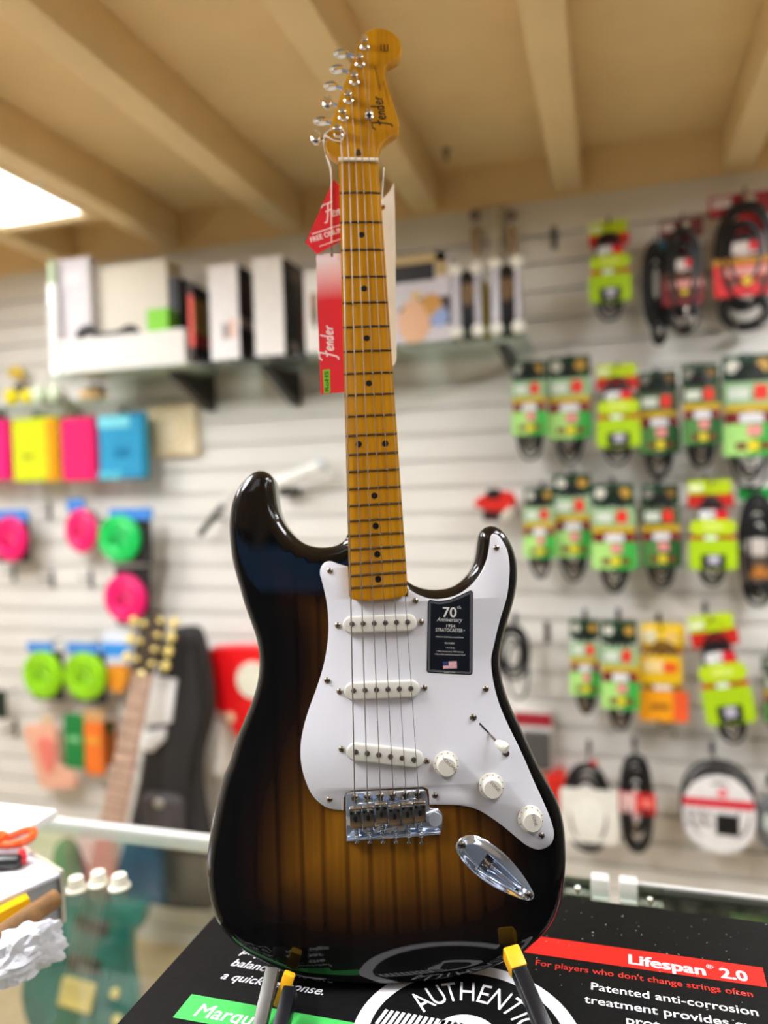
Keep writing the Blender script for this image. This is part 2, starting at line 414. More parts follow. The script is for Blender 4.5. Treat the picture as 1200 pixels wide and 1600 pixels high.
# ------------------------------------------------------------------ the black string box
ZB = H - .462
BXL, BXR, BY0, BY1 = W(256, 1518, Z=ZB).x, .195, .36, W(1040, 1421, Z=ZB).y
BOXM = M('black_card', (17, 17, 18), .5, var=.25, scale=160, bump=.05, spec=.09)
bx = thing('string_box', 'flat black cardboard box printed with red and green banners under the guitar', 'box', Vector(((BXL + BXR) / 2, (BY0 + BY1) / 2, ZG)))
bo = bx.location.copy()
def bp(px, py, X=None):
    w = W(px, py, Z=ZB); return (w.x - bo.x, w.y - bo.y)
HB = ZB - ZG
MB().box(BXL - bo.x, BXR - bo.x, BY0 - bo.y, BY1 - bo.y, .0005, HB).build('carton', BOXM, bx, bevel=.0012)
fmap = lambda dz: (lambda x, y, z: (x, z, HB + dz))
RED, GREEN, PWHITE = M('red_print', (236, 34, 28), .4, var=.03), M('green_print', (70, 186, 88), .4, var=.05), M('white_print', (238, 236, 240), .45, var=.02)
MB().sheet([bp(843.7, 1463.7), bp(1191.7, 1512.3), bp(1199, 1543), bp(818.7, 1488)], 0, fmap(.0002)).build('red_banner', RED, bx)
MB().sheet([bp(299.5, 1553.5), bp(557, 1599), bp(575, 1645), bp(270, 1590)], 0, fmap(.0002)).build('green_banner', GREEN, bx)
tm = fmap(.0004); tx = MB()
text_on(tx, 'Lifespan', bp(983, 1506), bp(1102.4, 1524.5), .0148, 0, .02, mapf=tm)
text_on(tx, '®', bp(1103.5, 1513), bp(1114, 1515), .006, 0, 0, mapf=tm)
text_on(tx, '2.0', bp(1127.6, 1528), bp(1169, 1534), .0148, 0, .02, mapf=tm)
tx.build('red_banner_lettering', PWHITE, bx); tx = MB()
text_on(tx, 'Marquis', bp(302, 1587.5), bp(412, 1607), .0165, 0, .006, .12, mapf=tm)
tx.build('green_banner_lettering', PWHITE, bx)
text_on(MB(), "For players who don't change strings often", bp(836.7, 1508.5), bp(1177, 1558.5), .0085, 0, .004, mapf=tm).build('red_lettering', M('red_ink', (222, 52, 44), .45), bx)
tx = MB()
text_on(tx, 'Patented anti-corrosion', bp(923.7, 1546.7), bp(1185.4, 1588.5), .0105, 0, .006, mapf=tm)
text_on(tx, 'treatment provides extra', bp(913, 1567), bp(1216, 1617), .0105, 0, .006, mapf=tm)
text_on(tx, 'protection', bp(979, 1600), bp(1110, 1622), .0105, 0, .006, mapf=tm)
a, b = Vector(bp(344, 1529.5)), Vector(bp(504, 1555.5)); ln = (bp(360, 1509)[1] - bp(344, 1529.5)[1]); step = ln
text_on(tx, 'a quick response.', a, b, .0112, 0, .006, .3, mapf=tm)
k = (b - a).length / 8.0
a = Vector(bp(360, 1509)); d = Vector((1, 0))
text_on(tx, 'balanced tone and', a, a + d * k * 8.4, .0112, 0, .006, .3, mapf=tm)
a = Vector(bp(375, 1490)); text_on(tx, 'plays with a', a, a + d * k * 5.4, .0112, 0, .006, .3, mapf=tm)
x_ = bp(344, 1529.5)[0]; y_ = bp(270, 1590)[1] - step * .95
for i, (s, w) in enumerate((('soft silk wrap provides', 9.6), ('added thickness at the', 9.3), ('ball ends to help wear', 9.4), ('and tear and save bridge', 10.1))):
    text_on(tx, s, (x_, y_ - i * step), (x_ + k * w, y_ - i * step), .0112, 0, .006, mapf=tm)
tx.build('white_lettering', PWHITE, bx)
# round emblem
cw = W(717, 1620, Z=ZB)
import_c = []
_pts = [W(x, y, Z=ZB) for x, y in ((557.5, 1600), (571.5, 1574.5), (603, 1539.5), (764, 1515), (848, 1546.5), (876, 1571), (897, 1600))]
def fit_circle(P):
    import numpy as np
    A = np.array([[2 * p.x, 2 * p.y, 1] for p in P]); q = np.linalg.lstsq(A, np.array([p.x ** 2 + p.y ** 2 for p in P]), rcond=None)[0]
    return q[0], q[1], math.sqrt(q[2] + q[0] ** 2 + q[1] ** 2)
cx, cy, cr_ = fit_circle(_pts); cx -= bo.x; cy -= bo.y
cx_, cy_ = cx, cy
em = MB()
ring = [(cx + (cr_ - .005) * math.cos(t * PI / 36), cy + (cr_ - .005) * math.sin(t * PI / 36)) for t in range(72)]
em.ribbon(ring, .0135, 0, fmap(.0003), True)
em.sheet(circle(cx, cy, cr_ * .30, 40), 0, fmap(.0003))
for i in range(14):
    x = cx - cr_ * .82 + i * .0052; em.ribbon([(x, cy - .002), (x + .004, cy + .017)], .0032, 0, fmap(.0003))
for i, ch in enumerate('AUTHENTIC'):
    an = math.radians((143.4, 127.6, 114.2, 99.2, 83.8, 69.6, 54.5, 42.9, 31.5)[i])
    v, f = text_geo(ch, 0)
    w0 = sum(p[0] for p in v) / len(v); R0 = cr_ * .485
    er = Vector((math.cos(an), math.sin(an))); et = Vector((er.y, -er.x))
    w0 = (min(p[0] for p in v) + max(p[0] for p in v)) / 2
    em.add([fmap(.0003)(cx + er.x * (R0 + p[1] * .036) + et.x * (p[0] - w0) * .0225, 0, cy + er.y * (R0 + p[1] * .036) + et.y * (p[0] - w0) * .0225) for p in v], f)
em.build('round_emblem', PWHITE, bx)
MB().sheet(circle(cx, cy, cr_ * .17, 32), 0, fmap(.0005)).build('emblem_centre', BOXM, bx)
sp = MB(); rs = random.Random(3)
for i in range(150):
    x, y = rs.uniform(-.02, BXR - bo.x), rs.uniform(.05, BY1 - bo.y - .004)
    if y < .12 and rs.random() < .6: continue
    r = rs.uniform(.0003, .0009); a = rs.uniform(0, PI); l = r * rs.uniform(1, 3)
    sp.ribbon([(x, y), (x + l * math.cos(a), y + l * math.sin(a))], r, 0, fmap(.0006))
tag(sp.build('dust_specks', M('dust', (190, 188, 184), .8), bx), kind='stuff')

# ------------------------------------------------------------------ the guitar
gu, gv, gn = Vector((.96407, .26505, .01793)), Vector((.05558, -.13522, -.98926)), Vector((-.25978, .95471, -.14509))
gu.normalize(); gn = (gn - gu * gn.dot(gu)).normalized(); gv = gn.cross(gu)
go = CAM + Vector((-.2348, .73309, .35777)) + gv * .815
G = Frame(go, gu, gn, -gv)
guitar = thing('electric_guitar', 'sunburst electric guitar with white pickguard and maple neck standing on the black box', 'guitar', G)
def pl(pts, n): return [G.p(x, y, n) for x, y in pts]
N_BODY, N_GUARD = .011, .0085
BODY = [(542.8, 834), (539, 843.7), (523, 853), (502, 855), (483, 852), (467, 843.7), (453, 829.7), (441, 813), (434, 794.7), (430.8, 773.7), (428, 752), (423, 742), (413, 736), (402, 736), (391, 741.5), (378, 755), (368, 771), (361.5, 792), (358.5, 818), (359.7, 846), (364, 879), (372.5, 911), (382, 944), (392, 972), (400.5, 997), (404.5, 1021), (405, 1044), (402, 1066), (394.5, 1092), (382.5, 1122), (370, 1150), (357, 1190), (346, 1216), (338, 1244), (330, 1276), (324.5, 1306), (321, 1336), (320.2, 1360), (322.3, 1384), (328, 1410), (336, 1434), (347, 1452), (365, 1471), (385, 1487), (410, 1501), (432, 1512), (462, 1524), (500, 1531), (550, 1535.5), (605, 1536), (655, 1533), (705, 1526), (750, 1516), (785, 1503), (814, 1487), (842, 1466), (862, 1442), (875, 1413), (881, 1382), (884, 1350), (884, 1325), (881.5, 1292), (874.6, 1261), (864, 1237), (851, 1214), (838.5, 1190.5), (825.7, 1163), (813, 1135), (800, 1107.6), (789, 1078), (783, 1053), (781, 1028), (783.7, 1007), (790, 982), (797.5, 957.5), (803.7, 935), (808, 910), (808, 882.5), (803.7, 862.5), (796, 845), (786, 830.5), (775, 823), (765, 821.5), (754.5, 826), (748, 835), (745.5, 850), (743, 870), (737.5, 887.5), (725, 904), (707.5, 916.5), (687.5, 921), (667.5, 920.7), (650, 916), (637.5, 908.7), (600, 880), (565, 850)]
def dist_out(p, poly):
    best = 9.0
    for i in range(len(poly)):
        ax, ay = poly[i]; bx_, by_ = poly[(i + 1) % len(poly)]
        dx, dy = bx_ - ax, by_ - ay; L2 = dx * dx + dy * dy or 1e-12
        t = max(0, min(1, ((p[0] - ax) * dx + (p[1] - ay) * dy) / L2)); q = math.hypot(p[0] - ax - t * dx, p[1] - ay - t * dy)
        best = min(best, q)
    return best
def inside(p, poly):
    c = False; j = len(poly) - 1
    for i in range(len(poly)):
        (xi, yi), (xj, yj) = poly[i], poly[j]
        if (yi > p[1]) != (yj > p[1]) and p[0] < (xj - xi) * (p[1] - yi) / (yj - yi) + xi: c = not c
        j = i
    return c
def cdt_fill(outline, step):
    o = ccw(outline); n = len(o); pts = [Vector(p) for p in o]
    x0, x1 = min(p[0] for p in o), max(p[0] for p in o); z0, z1 = min(p[1] for p in o), max(p[1] for p in o)
    r = 0; z = z0
    while z < z1:
        x = x0 + (step / 2 if r % 2 else 0)
        while x < x1:
            if inside((x, z), o) and dist_out((x, z), o) > step * .45: pts.append(Vector((x, z)))
            x += step
        z += step * .87; r += 1
    res = geometry.delaunay_2d_cdt(pts, [(i, (i + 1) % n) for i in range(n)], [], 1, 1e-7)
    return [tuple(v) for v in res[0]], [tuple(f) for f in res[2]]
JACK = [(712, 1324), (717.4, 1311.6), (730, 1305), (745, 1306), (766, 1317), (791.7, 1337), (814, 1363), (830, 1388), (834.7, 1400), (830, 1406.5), (817, 1406), (791.7, 1396), (762, 1380.5), (736.5, 1360), (719, 1340)]
N_SIL = .020
bo_ = ccw(smooth(pl(BODY, N_SIL), 4)); RB = .0105
# even spacing of the outline
def resample(pts, n):
    L = [0]
    for i in range(len(pts)): L.append(L[-1] + math.dist(pts[i], pts[(i + 1) % len(pts)]))
    out, j = [], 0
    for k in range(n):
        s = L[-1] * k / n
        while L[j + 1] < s: j += 1
        t = (s - L[j]) / max(L[j + 1] - L[j], 1e-9); a, b = pts[j], pts[(j + 1) % len(pts)]
        out.append((a[0] + (b[0] - a[0]) * t, a[1] + (b[1] - a[1]) * t))
    return out
bo_ = resample(bo_, 280)
ca, cb = Vector(G.p(398, 1020, .02)), Vector(G.p(352, 1500, .02))     # forearm bevel on the bass side of the lower bout
cdir = (cb - ca).normalized(); cn = Vector((-cdir.y, cdir.x))
if cn.x > 0: cn = -cn
def relief(x, z):
    q = Vector((x, z)) - ca; s = q.dot(cdir) / (cb - ca).length; t = q.dot(cn)
    if s < 0 or s > 1 or t < -.03: return 0
    k = (t + .03) / .06
    return .011 * min(1, k) ** 2 * math.sin(PI * s) ** 1.2
verts, faces, edge = [], [], []
mb = MB(); prof = []
for a in range(0, 91, 15):
    q = math.radians(a); prof.append((RB * (1 - math.sin(q)), N_BODY + RB * (1 - math.cos(q))))
prof_back = [(i, 2 * N_BODY + .044 - y) for i, y in reversed(prof)]
rings = prof + prof_back; n = len(bo_)
outer = bo_
for ins, y in rings:
    for x, z in offset(outer, ins):
        rl = relief(x, z) if y < .04 else 0
        verts.append((x, y + rl, z)); edge.append(ins * .6)
for k in range(len(rings) - 1):
    for i in range(n):
        a, b = k * n + i, k * n + (i + 1) % n; faces.append((a, a + n, b + n, b))
fo = offset(outer, RB); fv, ff = cdt_fill(fo, .0075)
jk = offset(ccw(smooth(pl(JACK, N_BODY), 3)), .004)
base = len(verts)
for x, z in fv: verts.append((x, N_BODY + relief(x, z), z)); edge.append(dist_out((x, z), outer))
for f in ff:
    c = (sum(fv[i][0] for i in f) / 3, sum(fv[i][1] for i in f) / 3)
    if not inside(c, jk): faces.append(tuple(base + i for i in f))
b2 = len(verts); lastr = (len(rings) - 1) * n
for t in geometry.tessellate_polygon([[Vector((x, z, 0)) for x, z in fo]]): faces.append(tuple(lastr + j for j in t))
me = bpy.data.meshes.new('body'); bm = bmesh.new(); lay = bm.verts.layers.float.new('edge')
bvs = []
for v, e in zip(verts, edge):
    q = bm.verts.new(v); q[lay] = e * 1000; bvs.append(q)
for f in faces:
    try: bm.faces.new([bvs[i] for i in f])
    except ValueError: pass
bmesh.ops.remove_doubles(bm, verts=bm.verts, dist=2e-5); bmesh.ops.recalc_face_normals(bm, faces=bm.faces)
for f in bm.faces: f.smooth = True
bm.to_mesh(me); bm.free()
m = bpy.data.materials.new('sunburst_lacquer'); m.use_nodes = True; nt = m.node_tree; bs = nt.nodes['Principled BSDF']
at = nt.nodes.new('ShaderNodeAttribute'); at.attribute_name = 'edge'
tc = nt.nodes.new('ShaderNodeTexCoord'); mp = nt.nodes.new('ShaderNodeMapping'); mp.inputs['Scale'].default_value = (95, 95, 3.2); mp.inputs['Rotation'].default_value = (0, .04, 0)
no = nt.nodes.new('ShaderNodeTexNoise'); no.inputs['Scale'].default_value = 1; no.inputs['Detail'].default_value = 4; no.inputs['Distortion'].default_value = .6
wv = nt.nodes.new('ShaderNodeTexWave'); wv.inputs['Scale'].default_value = 15; wv.inputs['Distortion'].default_value = 3.2; wv.inputs['Detail'].default_value = 3; wv.inputs['Detail Scale'].default_value = .6
mp2 = nt.nodes.new('ShaderNodeMapping'); mp2.inputs['Scale'].default_value = (1.0, 1.0, .09)
nt.links.new(tc.outputs['Object'], mp.inputs['Vector']); nt.links.new(mp.outputs['Vector'], no.inputs['Vector'])
nt.links.new(tc.outputs['Object'], mp2.inputs['Vector']); nt.links.new(mp2.outputs['Vector'], wv.inputs['Vector'])
rp = nt.nodes.new('ShaderNodeValToRGB'); el = rp.color_ramp.elements
dv = nt.nodes.new('ShaderNodeMath'); dv.operation = 'DIVIDE'; dv.inputs[1].default_value = 160.0
nt.links.new(at.outputs['Fac'], dv.inputs[0]); nt.links.new(dv.outputs[0], rp.inputs['Fac'])
el[0].position = .17; el[0].color = (.0022, .0018, .0018, 1); el[1].position = .85; el[1].color = (.40, .165, .009, 1)
for p, c in ((.28, (.009, .0035, .0022, 1)), (.42, (.05, .018, .0028, 1)), (.6, (.18, .070, .005, 1))):
    e = el.new(p); e.color = c
gr = nt.nodes.new('ShaderNodeValToRGB'); gr.color_ramp.elements[0].position = .36; gr.color_ramp.elements[0].color = (.45, .4, .36, 1); gr.color_ramp.elements[1].position = .56; gr.color_ramp.elements[1].color = (1, 1, 1, 1)
nt.links.new(no.outputs['Fac'], gr.inputs['Fac'])
g2 = nt.nodes.new('ShaderNodeValToRGB'); g2.color_ramp.elements[0].position = .0; g2.color_ramp.elements[0].color = (.34, .27, .22, 1); g2.color_ramp.elements[1].position = .22; g2.color_ramp.elements[1].color = (1, 1, 1, 1)
nt.links.new(wv.outputs['Fac'], g2.inputs['Fac'])
mx = nt.nodes.new('ShaderNodeMixRGB'); mx.blend_type = 'MULTIPLY'; mx.inputs['Fac'].default_value = .45
m2 = nt.nodes.new('ShaderNodeMixRGB'); m2.blend_type = 'MULTIPLY'; m2.inputs['Fac'].default_value = .75
nt.links.new(rp.outputs['Color'], mx.inputs['Color1']); nt.links.new(gr.outputs['Color'], mx.inputs['Color2'])
nt.links.new(mx.outputs['Color'], m2.inputs['Color1']); nt.links.new(g2.outputs['Color'], m2.inputs['Color2'])
nt.links.new(m2.outputs['Color'], bs.inputs['Base Color'])
bs.inputs['Roughness'].default_value = .35; bs.inputs['Specular IOR Level'].default_value = .1; bs.inputs['Coat Weight'].default_value = 1; bs.inputs['Coat Roughness'].default_value = .012
me.materials.append(m); body = bpy.data.objects.new('body', me); COL.objects.link(body); body.parent = guitar

# pickguard
GUARD = [(543.8, 885), (530, 881.5), (517, 877), (508, 878.5), (501.5, 886), (500, 897), (504, 912), (510, 939), (513, 967.5), (512.6, 996), (507, 1033), (497, 1068), (480, 1116), (471.5, 1150), (469.3, 1175), (471.2, 1198), (477.5, 1221), (488, 1243), (502.5, 1257.5), (517.5, 1264.5), (536, 1266.5)]
g_ = smooth(pl(GUARD, N_GUARD), 4, False)
g_ += pl([(537, 1247.5), (540.5, 1239.5), (549, 1235.8), (600, 1233), (661, 1230), (668.5, 1233.5), (670.3, 1242), (671, 1257.5)], N_GUARD)
g_ += smooth(pl([(700, 1258), (722, 1259.3), (745, 1265), (766, 1277), (787.5, 1292.5), (809, 1310.5), (824, 1322), (840, 1328), (853, 1325.4), (862, 1318), (865.7, 1306), (864, 1292.5), (857.6, 1273), (847, 1248), (834, 1220), (821.5, 1190.5), (808.7, 1163), (794, 1133), (781, 1103), (773, 1075), (768.5, 1050), (767.6, 1028), (772, 1007), (780, 973), (791.7, 933.5), (795.5, 905), (796, 882), (792.5, 860), (785, 845), (778, 836.5), (771.5, 834), (767, 837.5), (764.8, 852), (761, 872.5), (752.5, 893), (738, 912.5), (720, 926.5), (700, 934), (676, 936), (655, 930), (637.5, 920)], N_GUARD), 4, False)
g_ += pl([(636.5, 932), (546.5, 932)], N_GUARD)
GP = M('pickguard_plastic', (217, 216, 222), .22, var=.015, scale=15, spec=.45)
MB().slab(g_, [(.0008, N_GUARD), (0, N_GUARD + .0008), (0, N_BODY - .0001)]).build('pickguard', GP, guitar, sharp=50)

def screw_mesh(mb, px, py, n, r=.0030, h=.0016):
    c = G.P(px, py, n); mb.lathe([(r, 0), (r * .95, h * .5), (r * .6, h), (.0001, h * 1.1)], c, (0, -1, 0), 14); return c
def screw(px, py, n=N_GUARD, parent=guitar, r=.0030, name='screw'):
    mb = MB(); c = screw_mesh(mb, px, py, n, r); o = mb.build(name, NICKEL, parent)
    sl = MB(); a = random.uniform(0, PI)
    for q in (a, a + PI / 2):
        d = Vector((math.cos(q), 0, math.sin(q))) * r * .62; e = Vector((-math.sin(q), 0, math.cos(q))) * r * .13; y = Vector((0, -.0019, 0))
        sl.add([c + y - d - e, c + y + d - e, c + y + d + e, c + y - d + e], [(0, 1, 2, 3)])
    sl.build('slot', BLACKM, o); return o
for x, y in ((515.4, 891.8), (511, 1063), (515, 1249.5), (649, 938.7), (775.5, 856), (759, 1076.5), (679.5, 1243), (846, 1305.5)): screw(x, y, name='pickguard_screw')

# neck and headstock
def nx(y): t = (y - 251) / 667; return 529 + 16.7 * t, 591 + 45.8 * t
st = []
for y, k, nf in ((243, 1, .0068), (249, 1, .004), (251.5, 1, 0)): st.append((y, k, nf))
for i in range(1, 27): st.append((251.5 + (925 - 251.5) * i / 26, 1, 0))
for y, k in ((929, .985), (932.5, .93), (935, .8), (937, .5)): st.append((y, k, 0))
vs, fs = [], []; NS = 20
for y, k, nf in st:
    xl, xr = nx(min(y, 918)); sl_ = -.5 + 7 * (min(y, 918) - 251) / 667
    A, B = G.P(xl, y + sl_ / 2, .001), G.P(xr, y - sl_ / 2, .001); c = (A + B) / 2; h = (B - A) / 2 * k
    dep = .021 + .002 * (y - 251) / 667
    for i in range(NS):
        t = -1 + 2 * i / 9 if i < 10 else 1 - 2 * (i - 10 + .5) / 10
        if i < 10: p = c + h * t; p.y = nf + .0011 * t * t
        else: p = c + h * t; p.y = max(nf + .0015, dep * math.sqrt(max(0, 1 - abs(t) ** 2.4)))
        vs.append(p)
for i in range(len(st) - 1):
    for k in range(NS): fs.append((i * NS + k, i * NS + (k + 1) % NS, (i + 1) * NS + (k + 1) % NS, (i + 1) * NS + k))
fs.append(tuple(range(NS))); fs.append(tuple(reversed([(len(st) - 1) * NS + k for k in range(NS)])))
nk = MB().add(vs, fs)
HEAD = [(590.8, 249), (589.8, 244), (591, 234), (596, 224), (604, 216), (615, 208.5), (621.5, 203.5), (624, 197), (622, 186), (614, 160), (605, 132), (601, 114), (600.8, 106), (604, 100), (612, 95.5), (620.5, 90), (625.6, 82), (627, 72), (624, 61), (616, 52), (604, 45.6), (592, 43.6), (582, 45), (572, 50), (564.5, 58), (560, 67), (536, 136), (512, 208), (509.5, 219), (509, 229), (512, 236), (520, 242.5), (529.5, 249)]
N_HEAD = .0068
hd = smooth(pl(HEAD[:-1], N_HEAD), 4, False) + [G.p(529.5, 249, N_HEAD)]
nk.slab(hd, [(.0012, N_HEAD), (.0003, N_HEAD + .0004), (0, N_HEAD + .0015), (0, N_HEAD + .0125), (.001, N_HEAD + .014)])
m = bpy.data.materials.new('amber_maple'); m.use_nodes = True; nt = m.node_tree; bs = nt.nodes['Principled BSDF']
tc = nt.nodes.new('ShaderNodeTexCoord'); mp = nt.nodes.new('ShaderNodeMapping'); mp.inputs['Scale'].default_value = (160, 160, 7)
no = nt.nodes.new('ShaderNodeTexNoise'); no.inputs['Scale'].default_value = 1; no.inputs['Detail'].default_value = 4
nt.links.new(tc.outputs['Object'], mp.inputs['Vector']); nt.links.new(mp.outputs['Vector'], no.inputs['Vector'])
rp = nt.nodes.new('ShaderNodeValToRGB'); rp.color_ramp.elements[0].position = .3; rp.color_ramp.elements[0].color = (.34, .135, .003, 1)
rp.color_ramp.elements[1].position = .62; rp.color_ramp.elements[1].color = (.52, .235, .005, 1)
nt.links.new(no.outputs['Fac'], rp.inputs['Fac']); nt.links.new(rp.outputs['Color'], bs.inputs['Base Color'])
bs.inputs['Roughness'].default_value = .45; bs.inputs['Coat Weight'].default_value = .3; bs.inputs['Coat Roughness'].default_value = .12; bs.inputs['Specular IOR Level'].default_value = .12
nk.build('neck', m, guitar, sharp=40)
FRET = [301, 347, 390, 432, 472.5, 510, 548, 582.5, 616, 649, 679, 708.5, 735, 762, 788, 811.7, 834.6, 855.8, 877.7, 896.6, 915.5]
DKL = M('fret_slot', (58, 34, 8), .5)
for y in FRET:
    xl, xr = nx(y); s = -.5 + 7 * (y - 251) / 667
    A, B = G.P(xl + .4, y + s / 2, 0), G.P(xr - .4, y - s / 2, 0); c = (A + B) / 2; h = (B - A) / 2
    pts = []
    for i in range(9):
        t = -1 + i / 4; p = c + h * t; p.y = .0011 * t * t - .0002; pts.append(p)
    MB().tube(pts, .00105, 8).build('fret', M('fret_wire', (128, 116, 104), .3, 1), guitar)
for x, y in ((565, 367), (569, 451), (573, 528.5), (576.5, 599), (560.5, 694), (602, 693), (585, 774.5), (587, 822), (589.5, 866), (591, 905)):
    c = G.P(x, y, 0); MB().lathe([(.0031, 0), (.0031, .0006)], c + Vector((0, .0004, 0)), (0, -1, 0), 20).build('fret_marker', M('black_dot', (10, 11, 16), .3), guitar)
A, B = G.P(528.5, 249.5, 0), G.P(591, 250.5, 0)
MB().add([(p.x, y, p.z + dz) for p in (A, B) for y in (-.0022, .004) for dz in (-.0017, .0017)], [(0, 1, 3, 2), (4, 6, 7, 5), (0, 4, 5, 1), (2, 3, 7, 6), (0, 2, 6, 4), (1, 5, 7, 3)]).build('nut', M('bone', (236, 226, 210), .4), guitar, bevel=.0004)
c = G.P(560, 238, N_HEAD); MB().slab(smooth([(c.x - .0028, c.z - .0035), (c.x + .0028, c.z - .0035), (c.x + .0022, c.z + .001), (c.x, c.z + .004), (c.x - .0022, c.z + .001)], 4), [(0, N_HEAD - .0002), (0, N_HEAD + .001)]).build('truss_rod_plug', M('walnut', (62, 36, 12), .4), guitar)

# tuners
posts = [(528.5, 210), (536.5, 184), (545, 157), (554, 128), (562.5, 100), (570, 73)]
btn = [(497, 215, 1), (505, 189, 0), (515, 160, 1), (520.5, 134, 0), (530, 108, 0), (536, 84, 0)]
for i, ((x, y), (bx_, by_, face)) in enumerate(zip(posts, btn)):
    c = G.P(x, y, N_HEAD)
    t = MB().lathe([(.0050, 0), (.0050, .0012), (.0040, .0022), (.0034, .003), (.0031, .007), (.0037, .0095), (.0037, .0125), (.0029, .013), (.0001, .0132)], c, (0, -1, 0), 20).build('tuner', CHROME, guitar)
    q = G.P(bx_, by_, .022); ed = Vector((c.x, .022, c.z - .002))
    MB().tube([ed, q], .0018, 8).build('tuner_shaft', CHROME, t)
    MB().ball(q + Vector((-.002, 0, 0)), .0082, (.72, .42, 1) if face else (1.05, .8, .38), 20).build('tuner_button', CHROME, t)
    MB().box(c.x - .006, c.x + .006, N_HEAD + .0141, N_HEAD + .024, c.z - .007, c.z + .007).build('tuner_housing', NICKEL, t, bevel=.001)
c = G.P(577, 182, N_HEAD); MB().lathe([(.0045, 0), (.0045, .001), (.0025, .002), (.0025, .004), (.0042, .005), (.0042, .006), (.0015, .0075), (.0001, .0076)], c, (0, -1, 0), 18).build('string_tree', NICKEL, guitar)
INK = M('black_ink', (22, 16, 12), .5)
nl = N_HEAD - .0002
lg = script_logo(MB(), G.p(606, 200, nl), G.p(596.5, 148, nl), nl, .26, hs=1.15)
text_on(lg, 'STRATOCASTER', G.p(596.5, 141, nl), G.p(587, 102, nl), .0022, nl)
text_on(lg, 'WITH SYNCHRONIZED TREMOLO', G.p(609, 164, nl), G.p(599, 126, nl), .0012, nl)
for x in (595.5, 600.5, 605.5): lg.ribbon([G.p(x, 69, nl), G.p(x + .3, 79.5, nl)], .0012, nl)
lg.ribbon([G.p(598, 80, nl), G.p(606, 80, nl)], .0009, nl)
lg.build('headstock_logo', INK, guitar)

# pickups
POLE = M('pole_magnet', (120, 112, 108), .35, .8)
PCOV = M('aged_white_plastic', (216, 213, 203), .3, var=.02)
def pickup(e0, e1, hh, poles, screws):
    A, B = Vector(G.p(*e0, .004)), Vector(G.p(*e1, .004)); d = (B - A); L = d.length; d.normalize(); m_ = Vector((-d.y, d.x)); r = hh
    o = []
    for c, a0 in ((B - d * r, -PI / 2), (A + d * r, PI / 2)):
        for k in range(13):
            a = a0 + PI * k / 12; q = c + d * (r * math.cos(a)) + m_ * (r * math.sin(a)); o.append((q.x, q.y))
    pk = MB().slab(o, [(.0022, .0030), (.0008, .0033), (.0002, .0040), (0, .005), (0, N_GUARD - .0001)]).build('pickup', PCOV, guitar, sharp=60)
    for x, y in poles:
        c = G.P(x, y, .003); MB().lathe([(.0025, 0), (.0024, .0007), (.0020, .0009), (.0001, .0009)], c, (0, -1, 0), 16).build('pole_piece', POLE, pk)
    for x, y in screws: screw(x, y, parent=pk, r=.0031, name='pickup_screw')
def li(a, b, n): return [(a[0] + (b[0] - a[0]) * k / (n - 1), a[1] + (b[1] - a[1]) * k / (n - 1)) for k in range(n)]
pickup((535.3, 977), (651.5, 972.5), .0083, li((550, 974.8), (637, 971.8), 6), ((528, 977), (657.7, 971.8)))
pickup((537.5, 1081), (656, 1076), .0083, li((552.5, 1079), (642, 1075.7), 6), ((531, 1080.5), (662.8, 1075)))
pickup((541, 1173.5), (662, 1188), .0083, li((555.7, 1174.7), (646.5, 1187), 6), ((534, 1170.5), (667, 1189)))

# knobs and switch
KN = M('knob_plastic', (222, 218, 206), .3, var=.02)
KT = M('knob_lettering', (120, 100, 80), .5)
for px, py, tx_, A, B in ((697, 1193.5, 'VOLUME', (690, 1184.5), (711, 1206)), (767.5, 1227.5, 'TONE', (764.5, 1223), (779, 1237.5)), (828.5, 1278.5, 'TONE', (830, 1272.5), (836, 1291))):
    c = G.P(px, py, N_GUARD - .0005)
    k = MB().lathe([(.0116, 0), (.0120, .001), (.0117, .0035), (.0094, .0046), (.0092, .006), (.0085, .0138), (.0080, .0144), (.0001, .0146)], c, (0, -1, 0), 40).build('control_knob', KN, guitar)
    yt = c.y - .0148
    text_on(MB(), tx_, G.p(*A, yt), G.p(*B, yt), .0028, yt).build('knob_text', KT, k)
    mk = MB()
    for i in range(10):
        a = math.radians(200 - i * 30); q = c + Vector((.0106 * math.cos(a), -.0042, .0106 * math.sin(a)))
        mk.lathe([(.0006, 0), (.0005, .0002)], q, (0, -1, 0), 8)
    mk.build('dial_marks', KT, k)
A, B = Vector(G.p(749, 1130, N_GUARD)), Vector(G.p(777, 1159, N_GUARD))
sw = MB().ribbon([A, B], .0016, N_GUARD - .0002).build('switch_slot', M('slot_dark', (12, 12, 12), .6), guitar)
a3, t3 = G.P(764, 1146, N_GUARD), G.P(776, 1160, N_GUARD - .010)
lv = MB().tube([a3, t3], .0011, 8).build('switch_lever', NICKEL, guitar)
tp = G.P(788, 1168, N_GUARD - .015); dr = (tp - t3).normalized()
MB().lathe([(.0018, 0), (.0034, .002), (.0050, .0075), (.0050, .011), (.0042, .013), (.0001, .0138)], t3 - dr * .001, dr, 24).build('switch_tip', KN, lv)
screw(739.5, 1121, r=.0034, name='switch_screw'); screw(790.5, 1177, r=.0034, name='switch_screw')

